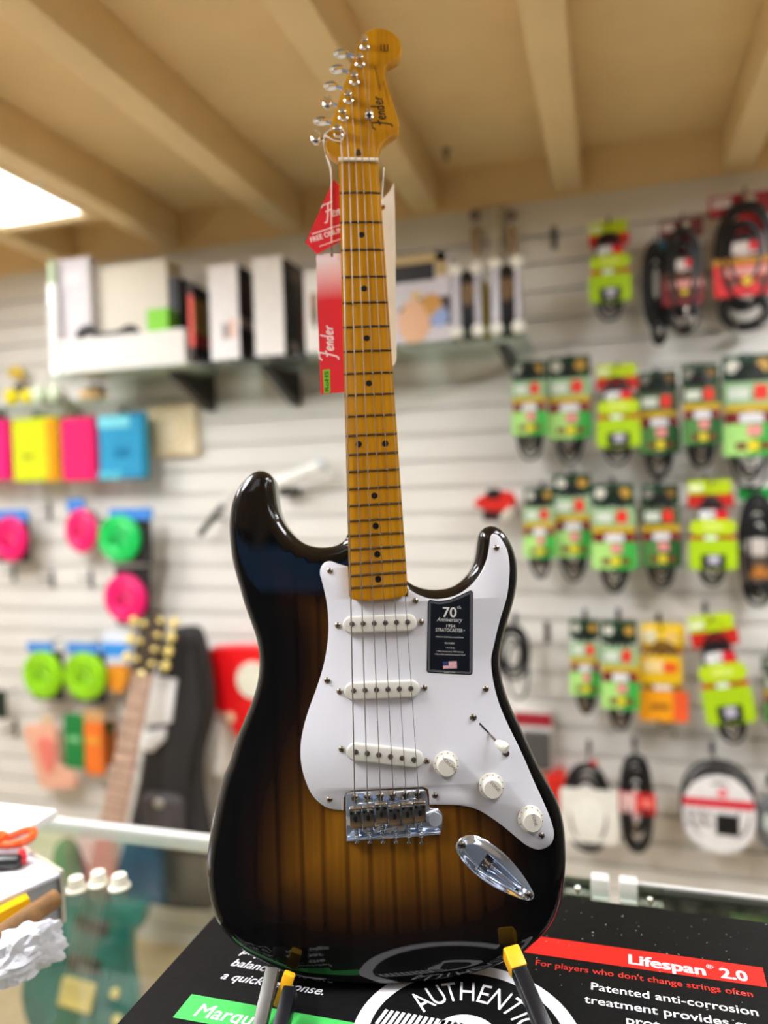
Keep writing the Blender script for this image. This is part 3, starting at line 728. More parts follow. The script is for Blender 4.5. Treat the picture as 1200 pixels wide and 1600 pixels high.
# bridge
PLT = [(539.5, 1241), (544, 1237.5), (600, 1235), (660, 1232.5), (666, 1236), (669, 1256), (672, 1263), (684, 1263.5), (691, 1272), (691.5, 1286), (688.5, 1304.5), (615, 1310), (541.5, 1315)]
NP = .0092
brd = MB().slab(pl(PLT, NP), [(.0006, NP), (0, NP + .0006), (0, N_BODY - .0001)]).build('bridge_plate', FILM, guitar, sharp=50)
A, B = G.P(541.5, 1312.5, .004), G.P(688.5, 1301, .004)
MB().add([(p.x, y, p.z + dz) for p in (A, B) for y in (.003, NP - .00005) for dz in (-.0012, .0012)], [(0, 1, 3, 2), (4, 6, 7, 5), (0, 4, 5, 1), (2, 3, 7, 6), (0, 2, 6, 4), (1, 5, 7, 3)]).build('rear_flange', FILM, brd, bevel=.0006)
for x, y in ((554.5, 1247), (574, 1246), (594, 1244.7), (613, 1244), (633, 1242.8), (652.5, 1241.5)): screw(x, y, NP, brd, .0041, 'mounting_screw')
for i, x in enumerate((555, 575, 595.5, 616, 636, 655.5)):
    tl = [1262, 1260, 1255, 1258, 1255, 1252.5][i]
    c = Vector(G.p(x, tl, -.001)); q = Vector(G.p(x + 1, tl + 33, -.001)); h = .0052
    x0 = c.x
    sb = MB().box(x0 - h, x0 + h, -.0018, .0000, q.y, c.y - .001)
    sb.box(x0 - h, x0 + h, .0000, .0078, q.y - .0004, q.y + .0016)
    sb.tube([(x0 - h, -.0012, c.y - .001), (x0 + h, -.0012, c.y - .001)], .0022, 10)
    sb.box(x0 - h, x0 - h + .0015, 0, .006, q.y, c.y - .001).box(x0 + h - .0015, x0 + h, 0, .006, q.y, c.y - .001)
    so = sb.build('saddle', NICKEL, brd, bevel=.0004)
    hc = Vector(G.p(x + .5, tl + 18, -.002)); MB().slab(circle(x0, hc.y, .0017, 14, .0028), [(0, -.0020), (0, -.0017)]).build('string_hole', BLACKM, so)
    for sx in (-.0036, .0036): MB().lathe([(.0013, 0), (.0013, .0012)], (x0 + sx, -.0015, c.y - .0045), (0, -1, 0), 10).build('height_screw', M('dark_screw', (70, 66, 62), .3, 1), so)
    e = G.P(x + 1.5, 1312, .005)
    sp_ = MB().tube([(x0, .0042, q.y), (x0, .0042, e.z - .001)], .0011, 8)
    for k in range(7): sp_.tube([(x0 + .0021 * math.cos(a * PI / 6), .0042 + .0021 * math.sin(a * PI / 6), q.y - .001 - (q.y - .002 - e.z) * k / 7) for a in range(12)], .00045, 5, True)
    sp_.lathe([(.0024, 0), (.0024, .0014), (.0012, .002)], (x0, .0042, e.z - .0012), (0, 0, -1), 12)
    sp_.build('intonation_screw', CHROME, so)
c = G.P(680, 1280.5, NP - .003); MB().lathe([(.0063, -.0028), (.0064, 0), (.0061, .0006), (.0001, .0007)], c, (0, -1, 0), 30).build('arm_socket_cover', M('protective_film', (196, 202, 212), .25, .3), brd)

# jack plate with a scooped recess
jo = resample(ccw(smooth(pl(JACK, N_BODY), 4)), 90)
S1, S2 = Vector(G.p(721.6, 1321, N_BODY)), Vector(G.p(826, 1398.7, N_BODY)); ja = (S2 - S1); JL = ja.length; ja.normalize(); jn = Vector((-ja.y, ja.x))
jv, jf = cdt_fill(jo, .0011)
def sstep(a, b, x):
    t = max(0, min(1, (x - a) / (b - a))); return t * t * (3 - 2 * t)
vv = []
for x, z in jv:
    d = dist_out((x, z), jo); q = Vector((x, z)) - S1; s = q.dot(ja) / JL; t = q.dot(jn)
    y = N_BODY - .0012 * sstep(0, .0012, d) - .0026 * sstep(.001, .008, d)
    hw = .0088 - .0045 * max(0, (s - .30)) / .62
    sd = min((s - .30) * JL, (.93 - s) * JL, hw - abs(t))
    y += .0105 * sstep(-.0004, .0030, sd) * (1 - .55 * sstep(.45, .95, s))
    if sd > .002: y += -.0025 * math.exp(-((t / .0016) ** 2)) * sstep(.4, .5, s)
    vv.append((x, y, z))
jp = MB().add(vv, jf).build('jack_plate', FILM, guitar, sharp=180)
for x, y in ((721.6, 1321), (826, 1399)): screw(x, y, N_BODY - .003, jp, .0038, 'plate_screw')
jc = S1 + ja * (JL * .36); dj = Vector((ja.x, -.5, ja.y)).normalized()
MB().lathe([(.0055, 0), (.0055, .002), (.0042, .002), (.0042, .006), (.0030, .006), (.0030, -.002)], (jc.x, .0175, jc.y), dj, 20).build('output_jack', NICKEL, jp)
c = S2 - ja * .007

# strings
SN = [(534.5, 250), (545, 250), (555.7, 250), (566.3, 250.3), (576.8, 250.5), (587, 250.5)]
SS = [(554.5, 1262), (574.7, 1259), (595, 1255), (615.3, 1257), (635.3, 1254), (654.8, 1251.5)]
RS = [.00066, .00056, .00046, .00038, .00032, .00028]
for i in range(6):
    a = G.P(*SN[i], -.0026); b = G.P(*SS[i], -.0042); x, y = posts[i]; p = G.P(x, y, N_HEAD) + Vector((.0030 if i < 6 else 0, -.0095, 0))
    e = Vector((b.x, .0005, b.z - .0095)); pts = [p]
    if i > 3:
        tr = G.P(575.5 + (i - 4) * 3, 182, N_HEAD); tr.y = N_HEAD - .0040; pts.append(tr)
    pts += [a, b, Vector((b.x, b.y + .0012, b.z - .003)), e]
    MB().tube(pts, RS[i], 6).build('string', M('nickel_string', (206, 198, 188), .3, 1) if i < 3 else M('plain_string', (190, 186, 180), .25, 1), guitar)

# information sticker on the pickguard
NSK = N_GUARD - .0002
sk = [(669.6, 938.5), (672, 937), (686, 939.7), (703.7, 936.6), (721, 929), (733.5, 923), (737, 922.6), (739, 925.5), (738.6, 1050), (737.5, 1053.5), (734.4, 1054.7), (671, 1051.3), (667.5, 1050), (666.6, 1047), (668.3, 942)]
stk = MB().slab(pl(sk, NSK), [(0, NSK), (0, N_GUARD - .00001)]).build('information_sticker', M('navy_sticker', (9, 14, 24), .5, spec=.2), guitar)
ny = NSK - .00015; tx = MB()
for s, A, B, cap, bold in (('70', (692, 964), (713, 964.5), .0098, .008), ('th', (714, 951), (720, 951.5), .0030, .0), ('1954', (697.5, 980), (711, 980.7), .0030, 0), ('STRATOCASTER', (680.5, 986.5), (723, 988), .0034, 0), ('TM', (724, 986), (726.5, 986), .001, 0),
                           ('MADE IN CORONA, CALIFORNIA', (681, 996), (724.5, 997.3), .0013, 0), ('FEATURES', (695, 1006), (710, 1006.6), .0016, 0), ('• Ash Body', (696, 1013), (710.5, 1013.6), .0014, 0), ('• 70th Anniversary 1954 pickups', (682, 1018.5), (724.5, 1019.8), .0014, 0), ('• Gloss Nitrocellulose Lacquer Finish', (679, 1023), (727, 1024.5), .0014, 0), ('SINCE 1946', (694, 1051), (711, 1051.6), .0012, 0)):
    text_on(tx, s, G.p(*A, ny), G.p(*B, ny), cap, ny, bold)
text_on(tx, 'Anniversary', G.p(682.5, 970.5, ny), G.p(722.5, 971.8, ny), .0040, ny, 0, .35)
tx.build('sticker_text', M('silver_ink', (214, 212, 208), .4), stk)
ln = MB()
for ins, w in ((.0016, .0005), (.0026, .0003)):
    o = offset(ccw(pl(sk, NSK)), ins); ln.ribbon(o, w, ny, closed=True)
ln.build('sticker_border', M('grey_ink', (120, 122, 128), .4), stk)
fa, fb = Vector(G.p(692.5, 1045, ny)), Vector(G.p(713.5, 1033, ny))
fl_ = MB()
for i in range(7):
    z = fa.y + (fb.y - fa.y) * (i * 2 + 1) / 14 * 1.0; fl_.ribbon([(fa.x, z), (fb.x, z)], (fb.y - fa.y) / 14, ny - .00003)
MB().ribbon([(fa.x, (fa.y + fb.y) / 2), (fb.x, (fa.y + fb.y) / 2)], fb.y - fa.y, ny).build('flag_white', PWHITE, stk)
fl_.build('flag_stripes', M('flag_red', (200, 60, 70), .4), stk)
MB().ribbon([(fa.x, fa.y + (fb.y - fa.y) * .72), (fa.x + (fb.x - fa.x) * .42, fa.y + (fb.y - fa.y) * .72)], (fb.y - fa.y) * .56, ny - .00006).build('flag_canton', M('flag_blue', (48, 52, 110), .4), stk)
# strap button under the body
c = G.P(613, 1537, .032); MB().lathe([(.007, -.002), (.005, .0), (.005, .0012), (.0075, .0018), (.006, .0028)], Vector((c.x, .033, c.z + .0085)), (0, 0, -1), 18).build('strap_button', NICKEL, guitar)

# ------------------------------------------------------------------ guitar stand
def beam(mb, A, B, side, w, h):
    A, B = Vector(A), Vector(B); d = (B - A).normalized(); s = Vector(side); s = (s - d * s.dot(d)).normalized(); t = d.cross(s)
    vs = [p + s * (a * w / 2) + t * (b * h / 2) for p in (A, B) for a, b in ((-1, -1), (1, -1), (1, 1), (-1, 1))]
    return mb.add(vs, [(0, 3, 2, 1), (4, 5, 6, 7), (0, 1, 5, 4), (1, 2, 6, 5), (2, 3, 7, 6), (3, 0, 4, 7)])
def gw(px, py, n): return go + gu * G.p(px, py, n)[0] + gn * n - gv * G.p(px, py, n)[1]
YEL = M('yellow_rubber', (246, 178, 20), .45, var=.05)
STB = M('stand_black', (16, 18, 24), .3, .2, var=.1)
STG = M('stand_grey', (92, 90, 86), .42, .5, var=.1)
stand = thing('guitar_stand', 'small black folding stand with yellow rubber tips holding the guitar on the box', 'guitar stand', W(620, 1560, Z=ZB))
so_ = stand.location.copy()
def sw_(p): return Vector(p) - so_
A1, B1 = gw(805, 1503, -.012), W(872, 1660, Z=ZB + .0068)
arm = beam(MB(), sw_(A1), sw_(B1), gu, .0135, .013).build('support_arm', STB, stand, bevel=.002)
A2 = gw(800, 1492, -.014); d = (B1 - A1).normalized()
beam(MB(), sw_(A1 - d * .011), sw_(A1 + d * .009), gu, .0152, .0155).build('rubber_tip', YEL, arm, bevel=.002)
# left arm: an upright bar, a yellow pad and a peg in front of it
Ap, Bp = gw(454, 1548, -.022), W(424, 1665, Z=ZB + .0068)
la = beam(MB(), sw_(Ap), sw_(Bp), gu, .0125, .014).build('support_arm', STB, stand, bevel=.002)
A3, B3 = gw(453, 1520, -.010), gw(436, 1572, -.012)
beam(MB(), sw_(A3), sw_(B3), gu, .0105, .010).build('rubber_tip', YEL, la, bevel=.0018)
A4, B4 = gw(426, 1515, -.005), W(403, 1620, Z=ZB + .0061)
gb = beam(MB(), sw_(A4), sw_(B4), gu, .0115, .010).build('grey_bar', STG, stand, bevel=.001, label='grey metal bar with dark slot')
A5, B5 = gw(424.5, 1516, -.0110), gw(407, 1592, -.0150)
hub0, hub1 = gw(445, 1480, .075), gw(800, 1470, .075)
hub0.z = hub1.z = ZB + .009
for p, q in ((hub0, hub1),): beam(MB(), sw_(p), sw_(q), (0, 0, 1), .016, .012).build('cross_bar', STB, stand, bevel=.002)
mid = (hub0 + hub1) / 2; top = mid + Vector((.0, .055, .16)) 
beam(MB(), sw_(mid), sw_(top), gu, .02, .012).build('back_rest', STB, stand, bevel=.003)

# ------------------------------------------------------------------ hang tags
TAGR = M('tag_red', (222, 34, 48), .4, var=.04)
m = M('tag_fade', (222, 34, 48), .35).copy(); m.name = 'tag_fade_tint'; nt = m.node_tree; bs = nt.nodes['Principled BSDF']
for l in list(bs.inputs['Base Color'].links): nt.links.remove(l)
tc = [n_ for n_ in nt.nodes if n_.type == 'TEX_COORD'][0]; sx = nt.nodes.new('ShaderNodeSeparateXYZ'); mr = nt.nodes.new('ShaderNodeMapRange')
nt.links.new(tc.outputs['Object'], sx.inputs[0]); nt.links.new(sx.outputs['Z'], mr.inputs['Value'])
NT = .028
zt0, zt1 = G.p(515, 470, NT)[1], G.p(515, 405, NT)[1]
mr.inputs['From Min'].default_value = zt0; mr.inputs['From Max'].default_value = zt1
cr = nt.nodes.new('ShaderNodeValToRGB'); cr.color_ramp.elements[0].color = (*lin((226, 40, 56)), 1); cr.color_ramp.elements[1].color = (*lin((248, 232, 236)), 1)  # red fading to near white towards the top of the leaf
nt.links.new(mr.outputs['Result'], cr.inputs['Fac']); nt.links.new(cr.outputs['Color'], bs.inputs['Base Color'])
rt = thing('hang_tag', 'red and white folded paper hang tag behind the left side of the neck', 'tag', G)
MB().slab(pl([(495, 396), (494, 402), (501, 616), (552, 611), (552, 396)], NT), [(0, NT), (0, NT + .0006)]).build('long_leaf', m, rt)
MB().slab(pl([(521, 280), (477.5, 379), (495, 397), (548, 368), (566, 330)], NT - .002), [(0, NT - .002), (0, NT - .0012)]).build('folded_leaf', TAGR, rt)
yl = NT - .0022; PINKW = M('tag_white_ink', (250, 226, 228), .4)
t = script_logo(MB(), G.p(505, 342, yl), G.p(556, 330, yl), yl, .3, hs=1.2)
text_on(t, 'FREE ONLINE', G.p(486.5, 379, yl), G.p(541, 360, yl), .0058, yl, .015)
t.ribbon(pl([(487, 366), (545, 347)], yl), .0012, yl).ribbon(pl([(499, 385), (545, 369)], yl), .0010, yl)
t.build('tag_lettering', PINKW, rt)
yl = NT - .0002
script_logo(MB(), G.p(522, 563, yl), G.p(520, 507, yl), yl, .3, hs=1.1).build('tag_logo', PINKW, rt)
MB().sheet(pl([(504.5, 578), (515.5, 577), (516, 613), (506.5, 615)], yl), yl).build('green_sticker', M('green_sticker', (120, 205, 40), .4), rt)
text_on(MB(), 'RoHS', G.p(514, 611, yl), G.p(513, 580, yl), .0042, yl - .0001, .01).build('sticker_lettering', INK, rt)
cd = MB(); yc = N_HEAD - .003
pts = [G.P(507, 210, yc + .003), G.P(522, 199, yc), G.P(532, 197, yc), G.P(539, 208, yc), G.P(533, 221, yc), G.P(522, 220, yc), G.P(507, 211, yc + .003)]
cd.tube([tuple(p) for p in pts], .0007, 6)
cd.tube([G.P(507, 211, yc + .003), G.P(506, 226, .012), G.P(509.5, 242, .024), G.P(517, 262, NT - .004), G.P(518, 285, NT - .003), G.P(518, 380, NT - .004)], [.0007, .0008, .0009, .0012, .0008, .0006], 6)
cd.build('tie_cord', M('cord_white', (232, 222, 214), .6), rt)
MB().ball(G.P(518.5, 398, NT - .005), .0016, (.8, .8, 1.6), 10).tube([G.P(518, 380, NT - .004), G.P(518.5, 397, NT - .005)], .0005, 6).build('cord_end', M('cord_end', (86, 24, 26), .5), rt)
wt = thing('hang_tag', 'cream paper tag booklet seen edge-on behind the right side of the neck', 'tag', G)
PAP = M('cream_paper', (240, 228, 208), .6, var=.05, scale=25, bump=.2)
for k, (o, y) in enumerate(((((585, 318), (597, 311), (608, 300), (616, 284), (618, 372), (618.5, 470), (619.5, 560), (616, 571), (600, 575), (590, 575)), .034),
                            (((586, 325), (603, 315), (611, 322), (613, 440), (615, 500), (613, 556), (600, 572), (590, 572)), .031), (((586, 340), (600, 330), (604, 420), (608, 560), (592, 568)), .0285))):
    MB().slab(pl(o, y), [(0, y), (0, y + .0008)]).build('leaf', PAP, wt)
MB().tube([G.P(600, 262, .026), G.P(597, 300, .027), G.P(597, 322, .0275)], .0006, 6).build('tie_cord', M('cord_white', (232, 222, 214), .6), wt)
MB().lathe([(.003, 0), (.003, .0006), (.0018, .0006), (.0018, 0)], G.P(597.5, 324, .028), (0, -1, 0), 14).build('eyelet', M('brass', (190, 140, 60), .3, 1), wt)

# ------------------------------------------------------------------ loose things on the glass, left
def at_glass(px, py): return W(px, py, Z=ZG)
for (px, py, lb) in ((119, 1391, 'leftmost of three loose cream control knobs on the glass'), (154, 1382, 'middle of three loose cream control knobs on the glass'), (187, 1387, 'rightmost of three loose cream control knobs on the glass')):
    p = at_glass(px, py); t = thing('control_knob', lb, 'knob', p, 'loose control knobs')
    MB().lathe([(.0140, .0003), (.0146, .0012), (.0140, .0038), (.0108, .0052), (.0104, .007), (.0094, .0165), (.0086, .0174), (.0001, .0176)], (0, 0, 0), (0, 0, 1), 36).build('knob_cap', M('cream_plastic', (232, 226, 208), .35, var=.02), t)
    mk = MB()
    for i in range(10):
        a = 2 * PI * i / 11; mk.ball((.0125 * math.cos(a), .0125 * math.sin(a), .0046), .0006, seg=6)
    mk.build('dial_marks', KT, t)
# clear storage box with papers
pc = at_glass(97, 1442); BW, BD, BH = .30, .17, .056
tc_ = W(96, 1353, Z=ZG + BH); ta_ = W(0, 1394, Z=ZG + BH); bxd = (tc_ - ta_); bxd.z = 0; bxd.normalize(); byd = Vector((-bxd.y, bxd.x, 0))
cb_ = thing('plastic_box', 'clear plastic storage box at the left edge of the glass counter', 'storage box', Frame(Vector((pc.x, pc.y, ZG)) - bxd * BW / 2 + byd * BD / 2, bxd, byd, Vector((0, 0, 1))))
cm = M('frosted_plastic', (222, 222, 226), .35, alpha=.72, var=.03); w = .0022
MB().box(-BW / 2, BW / 2, -BD / 2, BD / 2, .0006, .003).box(-BW / 2, -BW / 2 + w, -BD / 2, BD / 2, .003, BH).box(BW / 2 - w, BW / 2, -BD / 2, BD / 2, .003, BH).box(-BW / 2 + w, BW / 2 - w, -BD / 2, -BD / 2 + w, .003, BH).box(-BW / 2 + w, BW / 2 - w, BD / 2 - w, BD / 2, .003, BH).build('tray', cm, cb_)
MB().box(-BW / 2 - .002, BW / 2 + .002, -BD / 2 - .002, BD / 2 + .002, BH + .0002, BH + .005).build('lid', M('frosted_lid', (214, 214, 226), .25, var=.03), cb_, bevel=.001)
MB().box(BW / 2 - .13, BW / 2 - .012, -BD / 2 + .004, -BD / 2 + .055, BH + .0052, BH + .0056).build('paper_label', M('label_paper', (246, 246, 248), .5, var=.02), cb_)
MB().box(BW / 2 - .001, BW / 2 + .004, -BD / 2 - .003, BD / 2 + .003, .001, BH + .008).build('edge_strip', M('edge_strip', (186, 180, 164), .2, var=.05), cb_)
zl = ZG + BH + .0052
p = W(28, 1288, Z=zl + .012)
pp = thing('paper_stack', 'white papers stacked on the clear storage box lid by the orange scissors', 'papers', Vector((p.x - .07, p.y, zl)))
MB().box(-.12, .09, -.045, .05, .0004, .012).build('sheets', M('stack_paper', (248, 246, 246), .6, var=.02), pp)
sc = thing('scissors', 'orange-handled scissors lying on the papers at the left edge', 'scissors', Vector((W(30, 1315, Z=zl + .02).x, W(30, 1315, Z=zl + .02).y, zl + .0125)))
def Lz(px, py, z): w_ = W(px, py, Z=zl + z) - sc.location; return (w_.x, w_.y)
ORA = M('orange_plastic', (244, 84, 12), .35, var=.04)
o = smooth([Lz(52, 1300, .018) + (.007,), Lz(40, 1299, .018) + (.007,), Lz(14, 1309, .018) + (.007,), Lz(-10, 1318, .018) + (.007,), Lz(4, 1322, .018) + (.007,), Lz(30, 1320, .018) + (.007,), Lz(50, 1310, .018) + (.007,)], 5)
MB().tube(o, .0048, 10, True).build('handle', ORA, sc)
o = smooth([Lz(8, 1299, .03) + (.012,), Lz(-6, 1296, .03) + (.012,), Lz(-40, 1308, .03) + (.012,), Lz(-30, 1318, .03) + (.012,), Lz(-4, 1308, .03) + (.012,)], 5)
MB().tube(o, .0045, 10, True).build('handle', ORA, sc)
a = Vector(Lz(-10, 1314, .018) + (.006,)); MB().box(a.x - .11, a.x, a.y - .004, a.y + .004, .004, .008).build('blade', STEELS, sc)
p = W(10, 1343, Z=zl + .012)
mk = thing('marker_pen', 'black marker pen with a red collar on the storage box lid', 'pen', Vector((p.x, p.y, zl)))
MB().lathe([(.007, 0), (.0085, .004), (.009, .06), (.009, .11)], (.018, .004, .0095), (-.97, -.25, .0), 18).build('barrel', BLACKM, mk)
MB().lathe([(.0094, 0), (.0094, .007)], (.010, .0095, .0103), (.6, .8, 0), 18).build('collar', M('red_collar', (200, 24, 40), .4), mk)
def beside_box(px, py, dist):
    k = 0.0
    while k < .12:
        q = W(px, py, Z=ZG + k)
        if (q - pc).dot(-byd) >= dist: break
        k += .001
    return q, k
q, k = beside_box(43, 1408, .014); pdir = (-bxd + Vector((0, 0, -.06))).normalized()
yp = thing('yellow_pen', 'yellow hexagonal pen lying beside the clear storage box', 'pen', Vector((q.x, q.y, ZG)))
MB().lathe([(.0085, 0), (.0095, .004), (.0095, .15)], (0, 0, k), pdir, 6).build('barrel', M('amber_plastic', (232, 176, 12), .25, var=.06), yp, flat=True)
o = pdir * .03 - byd * 0; MB().lathe([(.008, 0), (.008, max(.001, k - .0125))], (o.x, o.y, .0004), (0, 0, 1), 12).build('pen_rest', M('clear_rest', (226, 206, 120), .3), yp)
q, k = beside_box(88, 1403, .033)
br = thing('paper_roll', 'rolled brown kraft paper tube behind the crumpled tissue', 'paper roll', Vector((q.x, q.y, ZG)))
kr = M('kraft_paper', (134, 96, 52), .7, var=.4, scale=45, bump=.4); rd = (-bxd * .98 - byd * .12 + Vector((0, 0, -.12))).normalized()
MB().lathe([(.0040, -.001), (.0105, 0), (.0110, .025), (.0105, .05), (.011, .075), (.008, .08)], (0, 0, k), rd, 14).build('roll', kr, br)
MB().lathe([(.0082, 0), (.0082, .0012)], (0, 0, k), -rd, 14).build('dark_end', M('roll_inside', (52, 36, 22), .8), br)
o = rd * .03; MB().lathe([(.009, 0), (.009, max(.001, k - .016))], (o.x, o.y, .0004), (0, 0, 1), 12).build('roll_rest', kr, br)
# crumpled paper
p = W(34, 1456, Z=ZG + .02); cpp = thing('crumpled_paper', 'crumpled white tissue paper at the left end of the counter', 'crumpled paper', Vector((p.x + .040, p.y - .038, ZG)))
bm = bmesh.new(); bmesh.ops.create_icosphere(bm, subdivisions=4, radius=1)
for v in bm.verts:
    q = v.co.copy(); n1 = noise.noise(q * 1.6 + Vector((3, 1, 7))); cells = noise.voronoi(q * 2.1 + Vector((5, 2, 1)))[0]
    k = 1 + .30 * n1 + .42 * (cells[1] - cells[0]) - .22 + .12 * noise.noise(q * 5)
    q = Matrix.Rotation(1.0, 3, 'Z') @ Vector((q.x * .046 * k, q.y * .022 * k, q.z * .032 * k + .026)); v.co = q; v.co.z = max(.0006, v.co.z)
me = bpy.data.meshes.new('tissue'); bm.to_mesh(me); bm.free(); me.materials.append(M('tissue_paper', (222, 222, 230), .55, var=.02, bump=.1))
o = bpy.data.objects.new('tissue', me); COL.objects.link(o); o.parent = cpp

# ------------------------------------------------------------------ teal bass behind the counter
nut = W(222, 1052, Y=1.76)
yb_ = 1.3
while W(118, 1556, Y=yb_).z > .158 and yb_ < 1.75: yb_ += .01
brg = W(118, 1556, Y=yb_)
ez = (nut - brg).normalized(); ex = Vector((.97, .1, 0)); ex = (ex - ez * ex.dot(ez)).normalized(); ey = ez.cross(ex)
if ey.y < 0: ey = -ey
Bf = Frame(brg, ex, ey, ez)
bass = thing('bass_guitar', 'teal bass guitar with gold hardware leaning behind the glass counter', 'bass guitar', Bf)
TEAL = M('teal_lacquer', (22, 104, 92), .15, coat=.8, var=.25, scale=12)
GOLD = M('gold_hardware', (240, 216, 128), .42, .2, var=.05)
Ls = (nut - brg).length
bo2 = [(-.03, -.155), (.03, -.155), (.11, -.13), (.165, -.06), (.165, .02), (.13, .10), (.115, .17), (.13, .19), (.14, .225), (.132, .25), (.105, .25), (.075, .245), (.04, .26), (-.035, .275), (-.07, .30), (-.11, .345), (-.14, .36), (-.16, .34), (-.16, .29), (-.135, .22), (-.13, .13), (-.165, .03), (-.165, -.05), (-.11, -.13)]
MB().slab(smooth(bo2, 5), [(.010, .012), (.003, .015), (0, .022), (0, .044), (.004, .052), (.010, .054)]).build('body', TEAL, bass)
MB().slab([(-.038, .27), (.038, .27), (.027, Ls), (-.027, Ls)], [(.003, -.004), (0, .001), (0, .012), (.012, .022)]).build('neck', M('rosewood_neck', (206, 170, 146), .5, var=.15, scale=30), bass)
for k in range(1, 22):
    z = Ls - Ls * (1 - 2 ** (-k / 12)); h = .027 + .011 * (Ls - z) / (Ls - .27); MB().box(-h, h, -.0065, -.0042, z - .0014, z + .0014).build('fret', M('fret_brown', (112, 60, 44), .4), bass)
MB().slab([(-.027, Ls), (.027, Ls), (.040, Ls + .05), (.036, Ls + .15), (.0, Ls + .175), (-.034, Ls + .16), (-.040, Ls + .05)], [(.002, -.001), (0, .002), (0, .014), (.002, .016)]).build('headstock', M('dark_headstock', (60, 46, 34), .4), bass)
for sx, zz in ((-1, .035), (-1, .085), (-1, .135), (1, .03), (1, .07), (1, .11), (1, .15)):
    t = MB().lathe([(.008, 0), (.008, .003), (.005, .004), (.005, .014), (.0001, .015)], (sx * .024, -.001, Ls + zz), (0, -1, 0), 14).build('tuner', GOLD, bass)
    MB().ball((sx * .062, .008, Ls + zz), .013, (.9, .7, 1.2), 12).tube([(sx * .03, .008, Ls + zz), (sx * .058, .008, Ls + zz)], .003, 6).build('tuner_button', GOLD, t)
MB().ball((0, -.006, Ls - .004), .013, (1, .3, 1), 14).build('nut_cover', M('pale_gold', (238, 216, 150), .3, .8), bass)
MB().slab(rrect(-.048, .048, -.035, .035, .004), [(.002, 0), (0, .003), (0, .0115)]).build('bridge', GOLD, bass)
for z in (.075, .17): MB().slab(rrect(-.05, .05, z - .017, z + .017, .006), [(.003, .002), (0, .006), (0, .0118)]).build('pickup', BLACKM, bass)
for q in ((.105, .03), (.125, -.03), (.095, -.075)): MB().lathe([(.012, 0), (.012, .010), (.009, .014), (.0001, .015)], (q[0], .0115, q[1]), (0, -1, 0), 18).build('control_knob', GOLD, bass)
for k in range(5):
    x = -.03 + .015 * k; MB().tube([(x * .66, -.008, Ls), (x, -.010, .0)], .0011, 5).build('string', M('bass_string', (205, 200, 190), .3, 1), bass)
# gig bag leaning at the wall
YB = 1.86; o = W(265, 1420, Y=YB); Fb = wframe(o)
bag = thing('gig_bag', 'black padded gig bag with white tags hanging on the wall behind the bass', 'gig bag', Fb)
def pf(Fr, pts, n=0.0): return [Fr.p(x, y, n) for x, y in pts]
bp_ = pf(Fb, [(262, 988), (278, 983), (296, 984), (306, 1000), (315, 1040), (321, 1085), (322, 1120), (315, 1150), (305, 1190), (305, 1240), (316, 1300), (330, 1380), (335, 1470)])
bl_ = pf(Fb, [(160, 1470), (170, 1380), (196, 1290), (212, 1220), (222, 1150), (236, 1080), (246, 1020)])
o_ = [p for p in bp_ if p[1] > .02] + [(Fb.p(322, 1420)[0], 0), (Fb.p(168, 1420)[0], 0)] + [p for p in bl_ if p[1] > .02]
BAG = M('bag_nylon', (40, 38, 38), .7, var=.25, scale=200, bump=.3)
MB().slab(smooth(o_, 3), [(.020, .0), (.006, .010), (0, .025), (0, .055), (.012, .07)]).build('padded_shell', BAG, bag)
MB().tube([(.03, .06, Fb.p(280, 1010)[1]), (.03, YW - YB, Fb.p(280, 1010)[1])], .005, 6).build('hanging_loop', BLACKM, bag)
MB().ribbon(pf(Fb, [(300, 1000), (312, 1060), (318, 1110), (306, 1170), (295, 1230), (300, 1290), (312, 1360)]), .018, .001).build('zip_seam', M('zip_black', (12, 12, 12), .5), bag)
MB().slab(rrect(*(lambda a, b: (a[0], b[0], b[1], a[1]))(Fb.p(222, 1235), Fb.p(292, 1330)), .03), [(.012, -.02), (0, -.008), (0, .02)]).build('front_pocket', M('pocket_nylon', (78, 72, 72), .7, var=.2, scale=150, bump=.3), bag)
c = Fb.P(248, 1256, -.022); MB().ball(c, .016, (1, .3, .8), 14).build('badge', M('badge_silver', (206, 202, 196), .3, .8), bag)
LAB = M('label_white', (252, 252, 252), .5, var=.02)
for pts in ([(236, 1057), (275, 1062), (266, 1130), (228, 1134)], [(220, 1146), (258, 1138), (256, 1156), (236, 1175), (215, 1170)]):
    MB().slab(pf(Fb, pts, -.012), [(.004, -.013), (0, -.011), (0, -.003)]).build('white_tag', LAB, bag)

